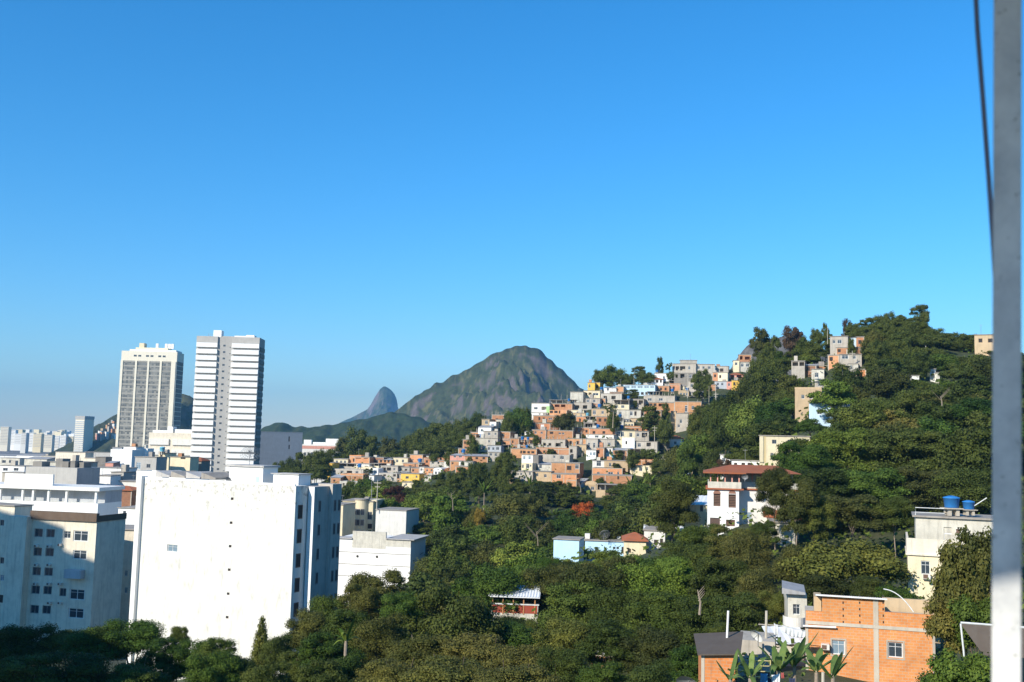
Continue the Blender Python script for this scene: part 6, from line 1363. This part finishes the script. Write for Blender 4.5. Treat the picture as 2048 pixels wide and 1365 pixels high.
for i in range(56):
    px = 1670 + (i % 28) * 13.5 + random.uniform(-4, 4); sl_ = np.interp(px, [1670, 1700, 1780, 1830, 1900, 1990, 2050], [700, 662, 640, 655, 668, 705, 720])
    yy_ = sl_ + (8 if i < 28 else 34)
    if not fits(px, yy_, 40, 40, 300): continue
    tree(px, sl_ + (8 if i < 28 else 34) + random.uniform(-5, 7), random.uniform(38, 52), 306 if i < 28 else 286, random.choice(['mid_round', 'mid_round2', 'mid_round']), random.choice(['mid', 'mid', 'dark', 'olive']), random.uniform(44, 56), group='trees of the upper slope')
# valley forest, filled row by row behind and between the hand placed ones
d = 335.
while d > 92:
    rw = 10.5 if d > 150 else 9.0; step = rw * FPX / d * .80; px = 640 + random.uniform(0, step)
    while px < 1500:
        x = px + random.uniform(-.25, .25) * step
        right = np.interp(d, [92, 150, 230, 335], [1420, 1400, 1440, 1460]); left = np.interp(d, [92, 170, 230, 335], [560, 835, 838, 660])
        if left < x < right:
            p = colp(x, 12, d); g = g1(p.x, p.y); c = rw * random.uniform(.8, 1.25); hgt = random.uniform(8, 13.5)
            for _ in range(12):
                t3 = Vector((p.x, p.y, g + hgt)); ppx, ppy = proj(t3); wp = c * FPX / d; 
                if fits(ppx, ppy, wp * .7, wp, d, 6): break
                hgt -= .9; c *= .975
            if hgt > 2.4 and fits(ppx, ppy, wp * .7, wp, d, 6) and ppy < 1340:
                kd = random.choice(['mid_round', 'mid_round2', 'mid_broad', 'mid_layered', 'mid_column', 'mid_round']) if d > 165 else random.choice(['near_round', 'near_round2', 'near_layered', 'near_round'])
                tree(ppx, ppy, wp, d, kd, random.choice(['mid', 'mid', 'dark', 'mid', 'bright', 'olive', 'dark']), wp * random.uniform(.8, 1.3), pale=random.random() < .4)
        px += step
    d /= 1.085
for i in range(46):
    px = random.uniform(930, 1400) if i < 34 else random.uniform(650, 930)
    if i < 34: py = random.uniform(np.interp(px, [930, 1000, 1060, 1200, 1400], [900, 860, 830, 800, 790]), np.interp(px, [930, 1300, 1400], [975, 965, 900])); dd = FV(py) + 4
    else: py = random.uniform(915, 975); dd = FL(py) + 4
    wp = random.uniform(9, 22); tree(px, py - wp, wp, dd, random.choice(['mid_round', 'mid_round2', 'mid_column', 'sparse']), random.choice(['dark', 'mid', 'mid', 'bright']), wp * .9, look='small leafy tree squeezed between houses', group='trees among the hillside houses')
# upper right slope, behind the hand placed crowns
d = 330.
while d > 150:
    step = 9 * FPX / d; px = 1420 + random.uniform(0, step)
    while px < 2090:
        lo = np.interp(px, [1420, 1500, 1650, 2090], [215, 190, 160, 150])
        if d > lo:
            p = colp(px, 40, d); g = g1(p.x, p.y); hgt = random.uniform(8, 12); c = 10.
            for _ in range(10):
                ppx, ppy = proj((p.x, p.y, g + hgt)); wp = c * FPX / d
                if fits(ppx, ppy, wp * .8, wp * .8, d): break
                hgt -= 1; c *= .92
            sil = np.interp(ppx, [1420, 1500, 1560, 1660, 1700, 1780, 1850, 1990, 2090], [800, 700, 690, 690, 665, 640, 650, 705, 715])
            while ppy < sil and hgt > 2: hgt -= .5; ppx, ppy = proj((p.x, p.y, g + hgt))
            if hgt > 2.5 and fits(ppx, ppy, wp * .8, wp * .8, d):
                tree(ppx, ppy, wp, d, random.choice(['mid_round', 'mid_round2', 'mid_broad', 'mid_layered']), random.choice(['mid', 'dark', 'dark', 'mid', 'olive']), wp * random.uniform(.7, 1.1), group='trees of the upper slope')
        px += step * random.uniform(.8, 1.15)
    d /= 1.11
# the smallest trees in view read as one mass: joined into one object
TR = [o for o in bpy.data.objects if o.parent is None and o.get('category') == 'tree' and not o.get('label')]
def tsize(o):
    c = [k for k in o.children if k.name.startswith('crown')][0]; dd = o.location.y; return c.scale.x * c.scale.z / dd ** 2
TR.sort(key=tsize, reverse=True)
small = [o for o in TR[262:]]
def visible_guess(o): return True
if small:
    V, F, off = [], [], 0
    for o in small:
        for k in o.children:
            Mx = (Matrix.Translation(o.location) @ o.rotation_euler.to_matrix().to_4x4()) @ k.matrix_basis; me = k.data
            co = np.empty(len(me.vertices) * 3, 'f'); me.vertices.foreach_get('co', co); co = co.reshape(-1, 3); A_ = np.array(Mx); V.append(co @ A_[:3, :3].T + A_[:3, 3])
            if 'crown' in k.name: F += [tuple(i + off for i in p.vertices) for p in me.polygons]
            else: F += [tuple(i + off for i in p.vertices) for p in me.polygons]
            off += len(me.vertices)
    V = np.concatenate(V); mm = bpy.data.meshes.new('small_trees'); mm.from_pydata(V.tolist(), [], F); mm.materials.append(LEAF['mid']); so_ = bpy.data.objects.new('small_trees', mm); COL.objects.link(so_)
    tag(so_, 'small filler trees between the larger crowns', 'small trees', kind='stuff')
    dead = set(small); AUTO[:] = [a for a in AUTO if a[0] not in dead]; MARK[:] = [a for a in MARK if a[3] not in dead]
    for o in small:
        for k in list(o.children): bpy.data.objects.remove(k)
        bpy.data.objects.remove(o)
# undergrowth between the trunks: one object
random.seed(5); m = MB()
for i in range(9500):
    d = math.exp(random.uniform(math.log(55), math.log(420))); px = random.uniform(-80, 2100)
    if px < 640 and d > 115 or (d < 78 and px > 1590): continue
    p = colp(px, 20, d); z = g1(p.x, p.y)
    for k in range(5):
        c = Vector((p.x + random.gauss(0, 1.1), p.y + random.gauss(0, 1.1), z + random.uniform(0, 2.4))); n = Vector((random.gauss(0, .6), random.gauss(0, .6) - .3, 1)).normalized(); t = n.orthogonal().normalized(); u = n.cross(t); l = random.uniform(.3, .9) * min(1, max(.22, d / 230))
        o = len(m.v); m.v += [tuple(c - t * l), tuple(c + u * l * .6), tuple(c + t * l), tuple(c - u * l * .6)]; m.f.append((o, o + 1, o + 2, o + 3)); m.m.append(0)
tag(m.build('undergrowth', LEAF['mid']), 'low leafy undergrowth between the trees and houses', 'undergrowth', kind='stuff')
# palms and bananas
def frond(m, base, a, length, droop, width, up=.7, seg=9, split=False):
    d = Vector((math.cos(a), math.sin(a), 0)); sd = Vector((-math.sin(a), math.cos(a), 0)); pts = []
    for i in range(seg + 1):
        t = i / seg; pts.append(base + d * (length * t * (1 - .15 * t)) + Vector((0, 0, length * (up * t - droop * t * t))))
    o = len(m.v)
    for i, p in enumerate(pts):
        t = i / seg; w_ = width * math.sin(PI * min(1, .08 + t * .92)) ** .6 * (1 if t < .98 else .3); f = Vector((0, 0, -w_ * .35))
        m.v += [tuple(p - sd * w_ + f), tuple(p), tuple(p + sd * w_ + f)]
    for i in range(seg):
        q = o + i * 3; m.f += [(q, q + 1, q + 4, q + 3), (q + 1, q + 2, q + 5, q + 4)]; m.m += [0, 0]
def banana(px, py, d, h, n=8, label=None, leaf='banana', s=1., look='banana plant with broad upright leaves'):
    b = P(px, py, d); o = empty('banana_plant', b); m = MB(); m.tube([(0, 0, -3), (.03, 0, h * .45)], [.16, .1], 8); m.build('stem', M['bark_pale'], o)
    for i in range(n):
        m = MB(); frond(m, Vector((0, 0, h * .35)), i * 2.4 + random.uniform(-.3, .3), h * .52 * random.uniform(.7, 1.2), random.uniform(.2, 1.3), .22 * s * h / 3, random.uniform(.9, 2.1)); m.build('leaf', LEAF[leaf], o, True)
    if label: tag(o, label, 'banana plant', 'banana plants')
    else: auto(o, look, px, py, 'banana plant', 'banana plants')
banana(1588, 1372, 62, 3.2, 10, 'tallest banana plant, its pale upright leaf in front of the brick house corner')
banana(1556, 1378, 61, 2.9, 8, 'banana plant behind the yellow rack'); banana(1632, 1380, 60, 2.9, 8, 'banana plant in front of the left brick house window'); banana(1500, 1385, 57, 2.2, 8, 'small banana plant left of the yellow rack'); banana(1460, 1385, 56, 1.8, 7, 'lowest banana plant in front of the small brick hut'); banana(1665, 1392, 56, 2.6, 6, 'dark banana plant at the right end of the banana row')
for px, py, d in ((1262, 985, 318), (1280, 992, 314), (1300, 980, 320), (1272, 1000, 305), (690, 1310, 72), (968, 1000, 300), (1060, 985, 320)):
    banana(px, py, d, 6.0 if d > 200 else 2.4, 10, leaf='bright', s=.7, look='feathery pale banana clump')
def palm(px, ytop, d, h, label):
    t = P(px, ytop, d); o = empty('palm_tree', (t.x, t.y, t.z - h)); m = MB(); m.tube([(0, 0, -2), (.2, 0, h * .5), (0, 0, h)], [.2, .15, .12], 8); m.build('trunk', M['bark_pale'], o); m = MB()
    for i in range(22): frond(m, Vector((0, 0, h)), i * 2.4, random.uniform(2.6, 3.6), random.uniform(.3, .9), .28, random.uniform(.1, .8))
    m.build('crown', LEAF['olive'], o, True); tag(o, label, 'palm tree', 'palm trees')
palm(1226, 812, 404, 7, 'small palm tree among the houses right of the brick terraces'); palm(1685, 735, 285, 9, 'palm tree with a pale trunk below the hilltop houses'); palm(1742, 672, 310, 9, 'palm tree with drooping fronds in the hilltop wood')
def snag(px, yt, yb, d, label, fork=0.0):
    b = P(px + 4, yb, d); t = P(px, yt, d); o = empty('bare_trunk', b); v = t - b; m = MB(); m.tube([(0, 0, 0), tuple(v * .5 + Vector((.15, 0, 0))), tuple(v)], [.11, .08, .03], 6); m.build('trunk', M['bark_pale'], o); m = MB()
    for i in range(4):
        a = v * (.55 + i * .1); m.tube([tuple(a), tuple(a + Vector((random.choice((-1, 1)) * (1.2 + fork), 0, 1.3 + fork)))], [.04, .012], 5)
    m.build('branch', M['bark_pale'], o); tag(o, label, 'bare trunk', 'bare pale trunks in the forest')
snag(902, 985, 1022, 252, 'thin pale bare trunk on the left side of the valley'); snag(1880, 792, 812, 186, 'pale forked bare branch in the big dark tree mass', .6); snag(1072, 1062, 1092, 216, 'fan of bare pale branches in the valley centre', 1.5); snag(1158, 965, 985, 300, 'short pale snag below the large orange brick house'); snag(1395, 1180, 1230, 78, 'bare pale limb crossing the dark trees left of the pale post', -.7)
# ------------------------------------------------------------------ labels: look + place, unique
def rel(px, py, mx, my):
    dx, dy = px - mx, py - my
    if abs(dx) > 2.2 * abs(dy): return 'right of' if dx > 0 else 'left of'
    if abs(dy) > 2.2 * abs(dx): return 'below' if dy > 0 else 'above'
    return ('lower right of' if dx > 0 else 'lower left of') if dy > 0 else ('upper right of' if dx > 0 else 'upper left of')
groups = {}
for o, look, px, py in AUTO:
    c = sorted((math.hypot(px - a, (py - b) * 1.3), i) for i, (a, b, ph, ob) in enumerate(MARK) if ob is not o)
    a, b, ph, ob = MARK[c[0][1]]; groups.setdefault((look, rel(px, py, a, b), ph), []).append((px, py, o))
    o['_px'] = px
ordn = ['', 'second', 'third', 'fourth', 'fifth', 'sixth', 'seventh', 'eighth', 'ninth', 'tenth', 'eleventh', 'twelfth', 'thirteenth', 'fourteenth', 'fifteenth'] + [f'{i}th' for i in range(16, 90)]
for (look, r_, ph), L_ in groups.items():
    L_.sort(key=lambda t: (t[0], t[1])); n = len(L_)
    for i, (px, py, o) in enumerate(L_):
        if n == 1: s = f"{look} {r_} {ph}"
        elif i == 0: s = f"leftmost {look} {r_} {ph}"
        elif i == n - 1: s = f"rightmost {look} {r_} {ph}"
        else: s = f"{ordn[i]} from left, {look} {r_} {ph}"
        wds = s.split(' ')
        if len(wds) > 16: s = s.replace(' with ', ', ').replace('the ', ''); wds = s.split(' ')
        if len(wds) > 16: print('LONG', len(wds), s)
        o['label'] = s; del o['_px']
print('TREES', NT, 'objects', len(bpy.data.objects), 'tops', sum(1 for o in bpy.data.objects if o.parent is None))
# ------------------------------------------------------------------ haze
m = MB(); m.box(-9000, 9000, -9000, 9000, -21.5, 440)
hz, nt, b = nm('haze_air'); nt.nodes.remove(b); pv = node(nt, 'ShaderNodeVolumePrincipled'); pv.inputs['Color'].default_value = (.22, .52, .84, 1); pv.inputs['Density'].default_value = HAZE; pv.inputs['Anisotropy'].default_value = .1
nt.links.new(pv.outputs[0], nt.nodes['Material Output'].inputs['Volume'])
tag(m.build('haze', hz), 'thin bluish air over the city and hills', 'haze', kind='stuff')
